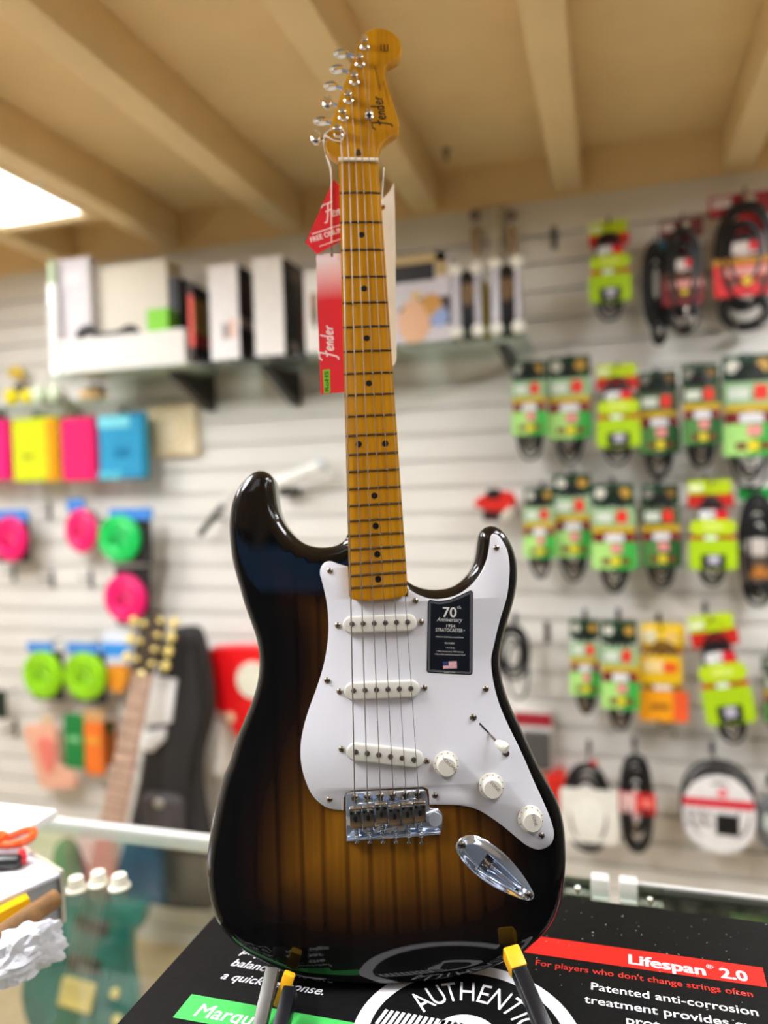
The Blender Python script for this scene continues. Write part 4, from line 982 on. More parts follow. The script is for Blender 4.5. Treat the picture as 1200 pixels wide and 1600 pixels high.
# ------------------------------------------------------------------ hooks and cable packs on the right of the slat wall
def hook(px, py, length, label, Y=None, group='slat wall hooks'):
    p = W(px, py, Y=YW); t = thing('wall_hook', label, 'hook', p, group)
    MB().box(-.008, .008, -.003, .0, -.03, .03).build('hook_plate', HOOKM, t, bevel=.001)
    MB().tube([(0, -.002, .004), (0, -length, .004), (0, -length - .008, .012)], .0028, 8).build('hook_arm', HOOKM, t)
    return t
COLS = {}
def cm_(c, rough=.4): return M('print_%d_%d_%d' % c, c, rough, var=.05, scale=60, spec=.4)
CABLE = M('cable_black', (16, 16, 18), .45, var=.2)
def loops(mb, cx, cz, rx, rz, n, r, y0, rs, jit=.06):
    for k in range(n):
        s = 1 - .10 * k + rs.uniform(-jit, jit); ox, oz = rs.uniform(-.04, .04) * rx, rs.uniform(-.03, .03) * rz; e = rs.uniform(1.9, 2.6)
        pts = []
        for i in range(28):
            a = 2 * PI * i / 28; c_, s_ = math.cos(a), math.sin(a)
            pts.append((cx + ox + rx * s * math.copysign(abs(c_) ** (2 / e), c_), y0 - r * 1.15 * (k % 3) + .001 * math.sin(3 * a), cz + oz + rz * s * math.copysign(abs(s_) ** (2 / e), s_)))
        mb.tube(pts, r, 7, True)
def pack(label, x0, x1, y0, y1, scheme, Y=1.955, tilt=0.0, group='cable packs on the slat wall', hooked=True, name='cable_pack', hk=None):
    rs = random.Random(int(x0 * 7 + y0)); xc = (x0 + x1) / 2
    o = W(xc, y0, Y=Y); f = wframe(o)
    w = f.p(x1, y0)[0] - f.p(x0, y0)[0]; h = -f.p(xc, y1)[1]
    t = thing(name, label, 'cable pack', f, group)
    if tilt: t.rotation_euler = (0, tilt, 0)
    X = lambda a: (a - .5) * w
    Z = lambda a: -a * h
    for e in scheme:
        if e[0] == 'coil':
            _, a, b, c, d, n_, r = e[:7]; m_ = e[7] if len(e) > 7 else CABLE
            mb = MB(); loops(mb, X((a + b) / 2), Z((c + d) / 2), (X(b) - X(a)) / 2 - r, (Z(c) - Z(d)) / 2 - r, n_, r, .006, rs); mb.build('cable', m_, t)
        elif e[0] == 'card':
            _, nm, a, b, c, d, col, y, rad, pats = e
            s = MB().slab(rrect(X(a), X(b), Z(d), Z(c), rad * w), [(.0004, y), (0, y + .0005), (0, y + .002)]).build(nm, cm_(col), t)
            for p in pats:
                if p[0] == 'disc': MB().slab(circle(X(p[1]), Z(p[2]), p[3] * w, 20), [(0, y - .0014), (0, y - .0002)]).build('badge', cm_(p[4]), s)
                else: MB().slab(rrect(X(p[1]), X(p[2]), Z(p[4]), Z(p[3]), .02 * w), [(0, y - .0014 - (p[6] if len(p) > 6 else 0)), (0, y - .0002)]).build(p[0], cm_(p[5]), s)
        elif e[0] == 'plug':
            _, a, c, d = e; MB().lathe([(.0038, 0), (.0038, .4 * (Z(c) - Z(d))), (.0028, .45 * (Z(c) - Z(d))), (.0024, Z(c) - Z(d))], (X(a), -.012, Z(c)), (0, 0, -1), 12).build('plug', NICKEL, t)
    if hooked: 
        q = W(xc if hk is None else hk[0], y0 + 4 if hk is None else hk[1], Y=Y)
        hh = thing('wall_hook', 'black peg hook holding the ' + (' '.join(label.split()[:9])), 'hook', Vector((q.x, YW, q.z)), 'slat wall hooks')
        MB().box(-.006, .006, -.003, .0, -.01, .022).build('hook_plate', HOOKM, hh, bevel=.001)
        MB().tube([(0, -.002, -.004), (0, -(YW - Y) - .012, -.004), (0, -(YW - Y) - .02, .004)], .0028, 8).build('hook_arm', HOOKM, hh)
    return t
def green(light=True, coilw=1.0):
    lo, li_ = ((64, 178, 72), (176, 226, 128)) if light else ((34, 96, 44), (84, 136, 70))  # second set of colours has shade painted in: darkened copies of the green cards
    mid = (152, 190, 140) if light else (74, 96, 62)
    return [('card', 'header_card', .02, .98, 0, .20, (22, 66, 38), .016, .08, [('disc', .22, .085, .13, (226, 222, 206) if light else (150, 146, 132)), ('disc', .76, .085, .13, (206, 158, 70) if light else (140, 104, 48))]),
            ('coil', .10, .90, .07, .99, 6, .0042),
            ('card', 'brand_card', .02, .97, .21, .43, mid, -.008, .05, [('red_mark', .56, .80, .235, .345, (232, 52, 40)), ('white_mark', .10, .48, .25, .335, (216, 222, 206)), ('gold_stripe', .02, .97, .375, .43, (206, 172, 36))]),
            ('card', 'red_band', .05, .95, .44, .515, (150, 26, 36), -.006, .03, [('white_mark', .30, .72, .445, .51, (232, 228, 232))]),
            ('card', 'lower_card', .0, 1.0, .515, .755, lo, -.010, .06, [('pale_panel', .0, .5, .52, .75, li_), ('pink_mark', .42, .68, .53, .61, (236, 150, 146), .001), ('brown_mark', .22, .42, .655, .71, (122, 60, 30), .001), ('yellow_mark', .44, .62, .645, .72, (236, 212, 44), .001), ('brown_mark', .65, .84, .655, .71, (122, 60, 30), .001)]),
            ('plug', .52, .80, .95), ('plug', .40, .79, .90)]
def lime():
    return [('card', 'header_card', .04, .92, 0, .13, (190, 214, 20), .016, .06, [('white_mark', .06, .34, .04, .10, (232, 236, 190))]),
            ('card', 'red_shoulder', .04, .96, .12, .25, (206, 40, 30), .018, .05, []),
            ('coil', .12, .86, .13, .98, 6, .0042),
            ('card', 'red_inset', .30, .70, .18, .30, (150, 16, 26), .006, .2, []),
            ('card', 'brand_label', .22, .80, .275, .36, (228, 226, 226), -.008, .1, [('red_mark', .56, .80, .275, .36, (220, 24, 44))]),
            ('card', 'upper_card', .04, .97, .36, .505, (192, 218, 26), -.010, .18, [('pale_mark', .3, .7, .40, .45, (220, 234, 110))]),
            ('card', 'red_band', .05, .95, .505, .545, (200, 52, 24), -.007, .02, [('white_mark', .34, .58, .50, .545, (224, 226, 230))]),
            ('card', 'lower_card', .02, .98, .545, .82, (176, 212, 22), -.010, .08, [('dark_window', .26, .74, .68, .81, (34, 38, 28)), ('grey_mark', .40, .62, .69, .77, (190, 186, 200), .001)]),
            ('plug', .5, .82, .93)]
def red(bright=True):
    r = (226, 18, 26) if bright else (122, 18, 26)
    return [('card', 'header_card', .0, 1.0, 0, .16, (150, 16, 30) if bright else (96, 14, 24), .022, .05, [('white_mark', .05, .34, .02, .09, (214, 196, 190)), ('disc', .62, .05, .08, (206, 198, 170))]),
            ('coil', .04, .96, .06, .86, 8, .0068),
            ('card', 'red_inset', .34, .80, .17, .36, (242, 12, 20) if bright else (176, 12, 26), .002, .22, []),
            ('card', 'brand_label', .24, .74, .37, .46, (226, 216, 210), -.012, .12, [('red_mark', .55, .74, .37, .44, (224, 14, 36))]),
            ('card', 'lower_card', .02, .96, .48, .75, r, -.014, .06, [('gold_stripe', .02, .96, .485, .53, (206, 148, 30) if bright else (86, 50, 24)), ('pink_mark', .14, .92, .55, .605, (234, 166, 156)), ('disc', .52, .645, .075, (234, 206, 40)), ('brown_mark', .24, .40, .62, .68, (110, 60, 44)), ('brown_mark', .66, .82, .62, .68, (110, 60, 44))]),
            ('coil', .10, .90, .66, .99, 4, .0060), ('plug', .56, .77, .86), ('plug', .34, .86, .98), ('plug', .72, .86, .95)]
def yellow():
    return [('card', 'header_card', .10, .96, 0, .20, (250, 206, 20), .014, .1, [('disc', .28, .115, .15, (236, 226, 186)), ('disc', .70, .12, .14, (246, 206, 116))]),
            ('card', 'gold_shoulder', .12, .95, .19, .27, (190, 130, 24), .016, .04, []),
            ('coil', .2, .86, .16, .9, 5, .0040, M('cable_tan', (104, 74, 40), .5)),
            ('card', 'brand_card', .02, .88, .27, .53, (236, 190, 24), -.008, .1, [('pale_mark', .14, .52, .31, .42, (246, 216, 150)), ('red_mark', .52, .78, .33, .42, (236, 92, 40))]),
            ('card', 'tan_band', .1, .9, .53, .58, (150, 110, 50), -.004, .02, [('white_mark', .32, .66, .53, .58, (226, 226, 226))]),
            ('card', 'lower_card', .04, .98, .58, .86, (250, 166, 22), -.010, .06, [('red_panel', .70, .98, .585, .85, (242, 96, 46)), ('brown_mark', .26, .62, .70, .75, (176, 110, 30), .001)]),
            ('plug', .42, .84, .97), ('plug', .72, .86, .99)]
PK = [
    ('lime and red carded black cable hanging alone at the top, right of the shelf', 916, 986, 341, 502, lime(), 0),
    ('dim red carded black cable between the lime top pack and the large bright red one', 1030, 1100, 338, 525, red(False), 0),
    ('large bright red carded thick black cable at the top right edge', 1108, 1216, 296, 520, red(True), 0),
    ('green carded cable leftmost of the second row, under the shelf end', 797, 853, 563, 718, green(), 0),
    ('pale green carded cable with silver plugs, second of the second row', 852, 923, 555, 728, green(), 0),
    ('lime and red carded cable in the second row between green ones', 928, 1000, 567, 728, lime(), 0),
    ('shade-painted green carded cable hanging lowest in the second row', 995, 1060, 578, 750, green(False), 0),
    ('shade-painted green carded cable, left neighbour of the large bright pack at the right edge', 1063, 1126, 568, 736, green(False), 0),
    ('large bright green carded cable cut off by the right edge, second row', 1126, 1216, 552, 764, green(), 0),
    ('small green carded cable right of the red gadget, third row', 816, 866, 762, 906, green(), 0),
    ('green carded cable overlapping the small one in the third row', 862, 924, 740, 912, green(), 0),
    ('bright green carded cable in the middle of the third row', 922, 993, 756, 932, green(), 0),
    ('shade-painted green carded cable mostly hidden by its black coil, third row', 999, 1063, 757, 926, green(False), 0),
    ('lime and red carded cable at the right of the third row', 1072, 1151, 750, 920, lime(), 0),
    ('narrow green carded cable leftmost of the fourth row', 888, 937, 970, 1122, green(), 0),
    ('green carded cable left of the yellow pack, fourth row', 937, 997, 972, 1150, green(), 0),
    ('yellow and orange carded cable pack in the fourth row', 992, 1074, 976, 1150, yellow(), 0),
    ('tilted lime and red carded cable right of the yellow pack', 1070, 1152, 962, 1166, lime(), -.16),
    ('shade-painted green carded cable at the right edge beside the tilted lime pack', 1190, 1250, 1028, 1160, green(False), 0),
]
for i, (lb, a, b, c, d, sch, tl) in enumerate(PK):
    pack(lb, a, b, c, d, sch, Y=1.955 - (.030 if i % 2 else 0), tilt=tl)
t = pack('loose black cable coil with a brown card at the right edge, third row', 1150, 1216, 762, 950, [('card', 'header_card', .05, .95, .0, .10, (20, 150, 60), .014, .05, []), ('coil', .02, .98, .04, .99, 8, .0060), ('card', 'white_label', .10, .95, .42, .56, (206, 196, 186), -.012, .2, []), ('card', 'brown_card', .05, .95, .56, .78, (92, 78, 66), -.012, .04, [('orange_mark', .3, .8, .65, .74, (190, 120, 50))]), ('plug', .55, .86, .98)])
pack('bare black cable loops with a teal tie hanging left of the dim red pack', 1000, 1046, 370, 542, [('coil', .02, .98, .04, .82, 6, .0062), ('coil', .3, .9, .55, .99, 3, .0055), ('card', 'teal_tie', .62, .9, .0, .14, (16, 108, 128), -.008, .05, [])])
# bottom row
cardw = (238, 234, 222)
pack('white square card holding a black coiled cable, just right of the guitar body', 872, 966, 1186, 1334, [('card', 'red_clip', .52, .66, .0, .06, (196, 60, 60), -.004, .05, []), ('coil', .06, .88, .04, .99, 5, .0055), ('card', 'white_card', .02, .98, .30, .86, cardw, -.012, .05, [('disc', .48, .56, .28, (246, 243, 232))])], Y=1.94)
pack('long black cable loop with a red and white label in the bottom row', 962, 1024, 1180, 1330, [('coil', .08, .92, .0, 1.0, 6, .0060), ('card', 'red_label', .05, .98, .37, .59, (226, 40, 44), -.012, .06, [('pale_panel', .1, .48, .38, .58, (232, 190, 184)), ('pale_mark', .62, .9, .42, .52, (240, 120, 110), .001)]), ('card', 'pale_label', .2, .7, .60, .66, (200, 176, 172), -.010, .1, []), ('plug', .45, .68, .80)], Y=1.95)
p_ = pack('round white card over a thick coiled cable at the bottom right', 1062, 1180, 1188, 1332, [('coil', .0, 1.0, .0, .98, 8, .0055, M('cable_grey', (58, 56, 56), .5)), ('card', 'white_disc', .02, .98, .14, .99, (240, 236, 234), -.012, .48, [('red_stripe', .02, .96, .40, .49, (222, 44, 66)), ('disc', .55, .33, .07, (240, 130, 140)), ('black_mark', .46, .76, .56, .78, (26, 26, 26)), ('grey_lines', .05, .42, .55, .60, (176, 172, 172)), ('grey_lines', .05, .42, .65, .70, (176, 172, 172))])], Y=1.95)
pack('grey cable coil cut off by the right edge in the bottom row', 1176, 1250, 1240, 1340, [('coil', .0, 1.0, .0, 1.0, 6, .005, M('cable_silver', (120, 120, 122), .4)), ('card', 'pale_label', .2, .8, .3, .55, (196, 204, 196), -.012, .1, [])])
pack('thin black cable coil peeking out behind the guitar waist', 772, 826, 976, 1096, [('coil', .0, 1.0, .0, .72, 5, .0042), ('coil', .3, 1.0, .2, 1.0, 2, .003)])
hook(855, 988, .05, 'empty black slat wall hook left of the fourth row of cables')
hook(866, 372, .05, 'empty dark hook high on the wall between the shelf and the lime pack')
t = thing('carded_gadget', 'dark grey and red blister pack behind the guitar lower bout', 'blister pack', wframe(W(832, 1112, Y=2.0)))
f_w = wframe(W(832, 1112, Y=2.0))
MB().slab(rrect(-.05, .05, -.16, 0, .004), [(.001, -.004), (0, -.002), (0, .044)]).build('backing_card', M('pale_card', (222, 214, 206), .6), t)
MB().slab(rrect(-.05, .05, -.036, -.002, .003), [(0, -.007), (0, -.0041)]).build('red_header', M('dull_red', (160, 26, 44), .5), t)
MB().slab(rrect(-.028, .046, -.15, -.05, .006), [(.006, -.022), (.001, -.018), (0, -.0041)]).build('dark_blister', M('dark_blister', (84, 80, 78), .35), t)
t = thing('clip_tuner', 'bright red and black clip-on gadget hanging above the lower horn', 'gadget', wframe(W(772, 766, Y=1.97)))
MB().slab(smooth([(-.055, -.03), (-.03, -.012), (.0, -.002), (.045, -.006), (.058, -.03), (.045, -.052), (.0, -.058), (-.04, -.048)], 4), [(.006, -.012), (.001, -.006), (0, .012)]).build('red_body', M('signal_red', (222, 40, 26), .35), t)
MB().slab(rrect(-.018, .018, -.022, .004, .006), [(.003, -.018), (0, -.014), (0, -.0121)]).build('dark_face', BLACKM, t)
MB().slab(rrect(-.032, .02, -.082, -.052, .01), [(.004, -.008), (0, -.003), (0, .012)]).build('dark_jaw', M('maroon_black', (58, 22, 24), .4), t)
MB().tube([(.02, -.008, -.078), (.048, -.008, -.048)], .010, 10).build('pale_clip', M('pale_clip', (226, 222, 204), .4), t)
MB().tube([(0, .012, -.004), (0, .075, -.004)], .003, 6).build('hanger', HOOKM, t)
t = thing('red_tab', 'small red plastic tab on the wall just right of the guitar body', 'tab', wframe(W(872, 1240, Y=1.99)))
MB().slab(rrect(-.03, .02, -.05, .05, .008), [(.003, -.010), (0, -.006), (0, .054)]).build('tab_body', M('signal_red', (222, 40, 26), .35), t)

# ------------------------------------------------------------------ glass shelf and what stands on it
YS = 1.77
ps = W(625, 538, Y=YS); ZS = ps.z
xa, xb = W(76, 590, Y=YS).x, W(822, 520, Y=YS).x
shf = thing('glass_shelf', 'long glass wall shelf carrying boxes at ceiling height', 'shelf', Vector((0, YW, ZS)))
MB().box(xa, xb, YS - .01 - YW, -.002, -.009, 0).build('shelf_pane', SHELFGLASS, shf, bevel=.001)
for x, y, dz in ((432, 590, .10), (790, 545, .04), (292, 600, .10)):
    q = W(x, y, Y=1.9)
    MB().add([(q.x + s, yy, zz) for s in (-.012, .012) for yy, zz in ((-.001, -.009), (-.22, -.0091), (-.22, -.018), (-.03, -dz), (-.001, -dz))], [(0, 1, 2, 3, 4), (9, 8, 7, 6, 5), (0, 5, 6, 1), (1, 6, 7, 2), (2, 7, 8, 3), (3, 8, 9, 4), (4, 9, 5, 0)]).build('shelf_bracket', M('bracket_dark', (44, 42, 38), .45, .4), shf)
def carton(label, x0, x1, ytop, depth, front, side, prints=(), Yf=YS, zbase=None, name='carton', side_prints=(), group=None, cat='box'):
    zb = (zbase if zbase is not None else ZS) + .0006
    a = W(x0, ytop, Y=Yf); b = W(x1, ytop, Y=Yf); w = b.x - a.x; h = a.z * .5 + b.z * .5 - zb
    t = thing(name, label, cat, Vector(((a.x + b.x) / 2, Yf, zb)), group)
    MB().box(-w / 2, w / 2, .001, depth, 0, h).build('box_body', cm_(side, .5), t, bevel=.0012)
    MB().box(-w / 2, w / 2, -.0005, .0009, 0, h).build('front_panel', cm_(front, .45), t)
    for nm, p0, p1, q0, q1, c in prints:
        MB().box(-w / 2 + p0 * w, -w / 2 + p1 * w, -.0014, -.0006, h * (1 - q1), h * (1 - q0)).build(nm, cm_(c, .45), t)
    for nm, p0, p1, q0, q1, c in side_prints:
        MB().box(w / 2 + .0001, w / 2 + .0012, p0 * depth, p1 * depth, h * (1 - q1), h * (1 - q0)).build(nm, cm_(c, .45), t)
    return t, w, h, zb
WH = (226, 220, 212)
t, w, h, zb = carton('long low white carton at the left end of the shelf', 92, 288, 523, .17, WH, WH, [('grey_mark', .20, .44, .34, .42, (214, 208, 200))])
z1 = zb + h
carton('lavender grey carton standing on the long low white one', 88, 138, 404, .033, (214, 206, 208), (206, 200, 204), Yf=YS + .05, zbase=z1, prints=[('pale_mark', .25, .75, .15, .3, (226, 220, 222))])
carton('large cream carton standing on the long low white one', 143, 260, 412, .08, (222, 212, 194), (214, 204, 188), Yf=YS + .085, zbase=z1)
carton('small lime green box beside the cream carton', 229, 262, 482, .05, (124, 204, 10), (104, 186, 8), Yf=YS + .015, zbase=z1, name='small_box')
cz = thing('coiled_strap', 'black strap lying coiled on the long low white carton', 'strap', Vector((W(165, 515, Y=YS + .04).x, YS + .035, z1 + .0004)))
mb = MB()
mb.tube(smooth([(-.09, 0, .011), (-.075, .0, .03), (-.05, .0, .036), (-.03, .0, .018), (.0, .0, .011), (.05, .0, .013), (.085, 0, .024), (.105, 0, .012), (.08, .012, .011), (-.02, .016, .0105)], 5, False), .010, 10)
mb.build('strap_loop', BLACKRUB, cz)
gl = thing('highlight_tube', 'tall white tube standing in for a highlight at the left end of the shelf', 'tube', Vector((W(77, 585, Y=YS).x, YS + .03, ZS + .0006)))
GW = M('highlight_white', (250, 252, 250), .08, coat=1, var=.01)  # white tube added in place of the highlight on a glossy box side
hh = W(77, 445, Y=YS + .03).z - ZS
MB().lathe([(.012, 0), (.015, .004), (.015, .045), (.012, .05), (.015, .056), (.0165, .06), (.0165, hh - .006), (.012, hh), (.0001, hh)], (0, 0, 0), (0, 0, 1), 20).build('tube_body', GW, gl)
MB().lathe([(.011, 0), (.011, .06), (.008, .066), (.0001, .066)], (0, 0, hh), (0, 0, 1), 16).build('pale_cap', M('pale_green_cap', (188, 206, 170), .3), gl)
carton('tall narrow black box right of the lime green one', 263, 277, 432, .09, (34, 32, 32), (26, 24, 24), Yf=YS + .075, zbase=z1, name='narrow_box')
carton('black box with a red front and gold side on the shelf', 293, 300, 443, .13, (236, 84, 66), (22, 19, 18), side_prints=[('gold_panel', .0, 1, .18, .62, (150, 112, 40)), ('red_panel', .0, 1, .62, .78, (150, 24, 20))], prints=[('black_band', 0, 1, 0, .14, (24, 20, 20)), ('black_band', 0, 1, .80, 1, (24, 20, 20))])
carton('tall white box with a dark printed side, left of two', 325, 370, 414, .13, (240, 234, 232), (44, 36, 38), prints=[('grey_picture', .42, .66, .62, .78, (160, 150, 146)), ('pink_picture', .66, .88, .58, .78, (238, 196, 180))], side_prints=[('pink_band', 0, 1, .55, .66, (176, 150, 150)), ('maroon_panel', .1, .9, .12, .5, (74, 44, 44))])
carton('tall white box with a dark printed side, right of two', 394, 440, 402, .16, (236, 230, 224), (28, 27, 30), prints=[], side_prints=[('grey_mark', .3, .8, .05, .2, (92, 82, 84)), ('red_panel', .7, 1, .45, .75, (110, 40, 30)), ('pale_mark', .25, .55, .84, .93, (150, 134, 134))])
carton('white box with a small instrument picture behind the red tag', 474, 552, 420, .12, (232, 226, 218), (206, 200, 194), prints=[('wood_picture', .12, .26, .28, .62, (150, 110, 70)), ('dark_picture', .16, .24, .45, .7, (70, 60, 56))])
t, w, h, zb = carton('white and black picture box right of the guitar neck', 612, 702, 398, .10, (212, 206, 212), (196, 190, 192), prints=[('black_band', 0, .74, .10, .30, (22, 18, 20)), ('gold_band', 0, .95, 0, .10, (196, 172, 120)), ('tan_panel', .76, .96, .0, .26, (190, 164, 112)), ('yellow_mark', .32, .48, .42, .50, (222, 184, 100)), ('dark_panel', .45, .99, .50, .82, (58, 48, 44))])
for nm, cx_q, cz_q, rr, sc, c in (('portrait_picture', .36, .24, .042, (1, .06, 1.25), (232, 182, 142)), ('portrait_hair', .36, .36, .036, (1.05, .05, .6), (52, 34, 26)), ('amber_picture', .66, .40, .030, (1, .05, 1), (206, 150, 70)), ('blue_picture', .80, .28, .026, (1, .05, 1), (150, 170, 214))):
    MB().ball((-w / 2 + cx_q * w, -.001, h * cz_q), rr, sc, 18).build(nm, cm_(c, .45), t)
def rodbox(label, x0, x1, ytop, ybot, gold):
    a, b = W(x0, ytop, Y=YS), W(x1, ytop, Y=YS); w = b.x - a.x; h = a.z - ZS - .012
    t = thing('display_unit', label, 'display unit', Vector(((a.x + b.x) / 2, YS + .012, ZS + .0006)))
    MB().box(-w / 2 + .012, w / 2 - .012, .0, .09, .012, h - .012).build('dark_panel', M('dark_panel', (20, 19, 24), .35), t, bevel=.002)
    for k, x in enumerate((-w / 2 + .014, w / 2 - .012)):
        MB().tube([(x, -.008, .015), (x, -.008, h - .01)], .012 if k == 0 else .008, 14).build('side_rod', M('rod_silver', (170, 166, 170), .35, .4), t)
        for z in (.0165, h - .012): MB().ball((x, -.008, z), .0165, seg=16).build('white_ball', M('ball_white', (246, 244, 232), .35), t)
    MB().slab(smooth([(-.016, h * .55), (.0, h * .44), (.018, h * .55), (.02, h * .70), (0, h * .76), (-.018, h * .68)], 4), [(.002, -.004), (0, -.002), (0, .001)]).build('emblem', M('gold_emblem', (128, 100, 64), .4), t)
    return t
rodbox('left dark display unit with white balls on silver rods', 702, 752, 408, 530, 1)
rodbox('right dark display unit with white balls on silver rods', 763, 815, 398, 530, 1)
carton('thin yellow box squeezed between the two dark display units', 754, 760, 440, .05, (186, 166, 40), (150, 136, 30), Yf=YS + .02, name='thin_box')
post = thing('wall_post', 'pale upright strip rising behind the dark display units', 'post', wframe(W(776, 405, Y=2.03)))
MB().box(-.012, .012, -.008, .0145, -.01, .135).build('strip', M('pale_strip', (206, 200, 182), .5), post)
for (px, py, lb) in ((742, 385, 'brown ornament on the wall left of the pale strip'), (799, 385, 'brown ornament on the wall right of the pale strip')):
    t = thing('wall_ornament', lb, 'ornament', wframe(W(px, py, Y=2.02)))
    MB().lathe([(.006, 0), (.012, .01), (.010, .04), (.014, .06), (.006, .075), (.0001, .08)], (0, .008, -.02), (0, 0, 1), 14).build('turned_body', M('brown_turning', (184, 154, 118), .5), t)
    MB().ball((0, .006, .085), .014, seg=12).build('dark_top', M('dark_top', (124, 112, 108), .5), t)
    MB().tube([(0, .015, .0), (0, .024, .0)], .003, 6).build('peg', HOOKM, t)

# ------------------------------------------------------------------ left of the slat wall
t = thing('wooden_plaque', 'square pale wooden plaque with a printed ring, right of the blue bag', 'plaque', wframe(W(269, 672, Y=2.02)))
f0 = wframe(W(269, 672, Y=2.02)); hw = f0.p(307, 672)[0]; hz_ = f0.p(269, 632)[1]
MB().slab(rrect(-hw, hw, -hz_, hz_, .006), [(.002, -.008), (0, -.006), (0, .024)]).build('board', M('pale_wood', (236, 218, 180), .5, var=.06, scale=12, stretch=(8, 8, 1)), t)
for r_q, wd, c in ((.062, .012, (222, 196, 148)), (.042, .005, (210, 182, 136)), (.026, .010, (230, 208, 166))):
    MB().ribbon(circle(0, 0, r_q * hw / .075, 40), wd, -.0084, closed=True).build('printed_ring', M('ring_ink_%d' % int(r_q * 1000), c, .55), t)
# bagged straps, bright colours
def bagged(label, x0, x1, y0, y1, col, extra=(), Y=1.955, gloss=0):
    f = wframe(W((x0 + x1) / 2, y0, Y=Y)); w = f.p(x1, y0)[0] - f.p(x0, y0)[0]; h = -f.p((x0 + x1) / 2, y1)[1]
    t = thing('bagged_item', label, 'package', f, 'bright plastic packages hanging in a row')
    w *= .97
    MB().slab(rrect(-w / 2, w / 2, -h, -.0, .010, 4), [(.009, -.022), (.004, -.016), (.001, -.006), (0, 0), (.002, .008), (.008, .012)]).build('pouch', M('pouch_%d_%d_%d' % col, col, .22 if gloss else .35, var=.06, scale=10, bump=.2), t)
    MB().slab(rrect(-.014, .014, -.012, .016, .006), [(0, -.002), (0, .002)]).build('hang_tab', M('tab_dark', (60, 60, 62), .4), t)
    for nm, a, b, c, d, cc, y in extra:
        MB().slab(rrect(-w / 2 + a * w, -w / 2 + b * w, -d * h, -c * h, .006), [(.003, y), (0, y + .003), (0, y + .008)]).build(nm, cm_(cc, .3), t)
    MB().tube([(0, .003, .008), (0, YW - Y, .008)], .003, 6).build('hang_peg', HOOKM, t)
    return t
bagged('pink plastic package cut off by the left edge', -48, 17, 656, 753, (246, 12, 122))
bagged('lime yellow plastic package with an orange side', 21, 94, 652, 754, (212, 222, 8), (('orange_side', .78, .99, .04, .99, (232, 160, 6), -.024), ('olive_mark', .26, .48, .56, .64, (160, 160, 20), -.026)))
bagged('plain pink plastic package left of the blue one', 97, 153, 652, 753, (248, 6, 104))
bagged('glossy blue plastic package with a teal edge', 155, 230, 646, 750, (40, 150, 196), (('pale_band', .03, .72, .04, .22, (130, 222, 236), -.025), ('teal_edge', .84, 1.04, .0, .98, (0, 120, 138), -.012), ('deep_mark', .36, .70, .52, .66, (18, 124, 170), -.026), ('pale_foot', .0, .5, .86, .99, (84, 184, 206), -.0245)), gloss=1)
def reel(label, cx, cy, rx, ry, col, back=None, header=None, Y=1.955):
    f = wframe(W(cx, cy, Y=Y)); a = f.p(cx + rx, cy)[0]; b = f.p(cx, cy - ry)[1]
    t = thing('coiled_cable', label, 'coiled cable', f, 'carded coils of bright cable')
    m_ = M('cord_%d_%d_%d' % col, col, .4, var=.08, scale=60); mb = MB(); rs = random.Random(int(cx))
    for k in range(3):
        s = .88 - .21 * k; pts = [(a * s * math.cos(q * PI / 14) + rs.uniform(-.001, .001), -.010 - .003 * (k % 2), b * s * math.sin(q * PI / 14)) for q in range(28)]
        mb.tube(pts, .0095, 8, True)
    mb.tube([(-a * .5, -.018, -b * .1), (0, -.022, b * .2), (a * .45, -.018, -b * .2)], .007, 8)
    mb.build('cord_coil', m_, t)
    MB().slab(circle(0, 0, a * .93, 28, b * .93), [(0, -.006), (0, .002)]).build('coil_core', m_, t)
    MB().slab(circle(a * .22, b * .12, a * .13, 14, b * .22), [(0, -.0075), (0, -.0061)]).build('shade_spot', M('gap_%d_%d_%d' % col, tuple(int(c * .35) for c in col), .6), t)  # disc in darkened cord colour paints the shade inside the coil
    if back:
        (x0, y0), (x1, y1) = f.p(back[0], back[1]), f.p(back[2], back[3]); MB().slab(rrect(x0, x1, y1, y0, .004), [(0, .0025), (0, .006)]).build('backing_card', M('backing_black', (26, 25, 26), .5), t)
    if header:
        (x0, y0), (x1, y1) = f.p(header[0], header[1]), f.p(header[2], header[3]); hc = M('header_blue', (62, 134, 214), .45, var=.06)
        MB().slab(rrect(x0, x1, y1, y0, .004), [(.001, -.002), (0, 0), (0, .0024)]).build('header_card', hc, t)
        MB().tube([((x0 + x1) / 2, .0024, (y0 + y1) / 2 + .006), ((x0 + x1) / 2, YW - Y, (y0 + y1) / 2 + .006)], .003, 6).build('hang_peg', HOOKM, t)
    elif back: MB().tube([((x0 + x1) / 2, .006, y0 - .01), ((x0 + x1) / 2, YW - Y, y0 - .01)], .003, 6).build('hang_peg', HOOKM, t)
    return t
reel('pink coiled cord on a blue-headed card at the left edge', 20, 842, 25, 35, (240, 8, 110), (-10, 808, 47, 878), (-8, 797, 44, 815))
reel('pink coiled cord left of the green one', 131, 829, 24, 34, (240, 20, 110), (108, 800, 150, 850), (104, 780, 132, 800), Y=1.975)
reel('bright green coiled cord on a black card with a blue header', 190, 841, 33, 37, (8, 200, 92), (170, 806, 237, 880), (170, 795, 238, 812), Y=1.93)
reel('pink coiled cord hanging alone below the green one', 199, 934, 33, 38, (240, 14, 112), (178, 886, 237, 978), None)
reel('lime green coiled cord, left of the lower two', 70, 1053, 30, 37, (150, 214, 14), (48, 1016, 100, 1096), (42, 1003, 84, 1020))
reel('lime green coiled cord, right of the lower two', 136, 1055, 33, 37, (152, 214, 12), (112, 1020, 166, 1100), (104, 1004, 156, 1022))
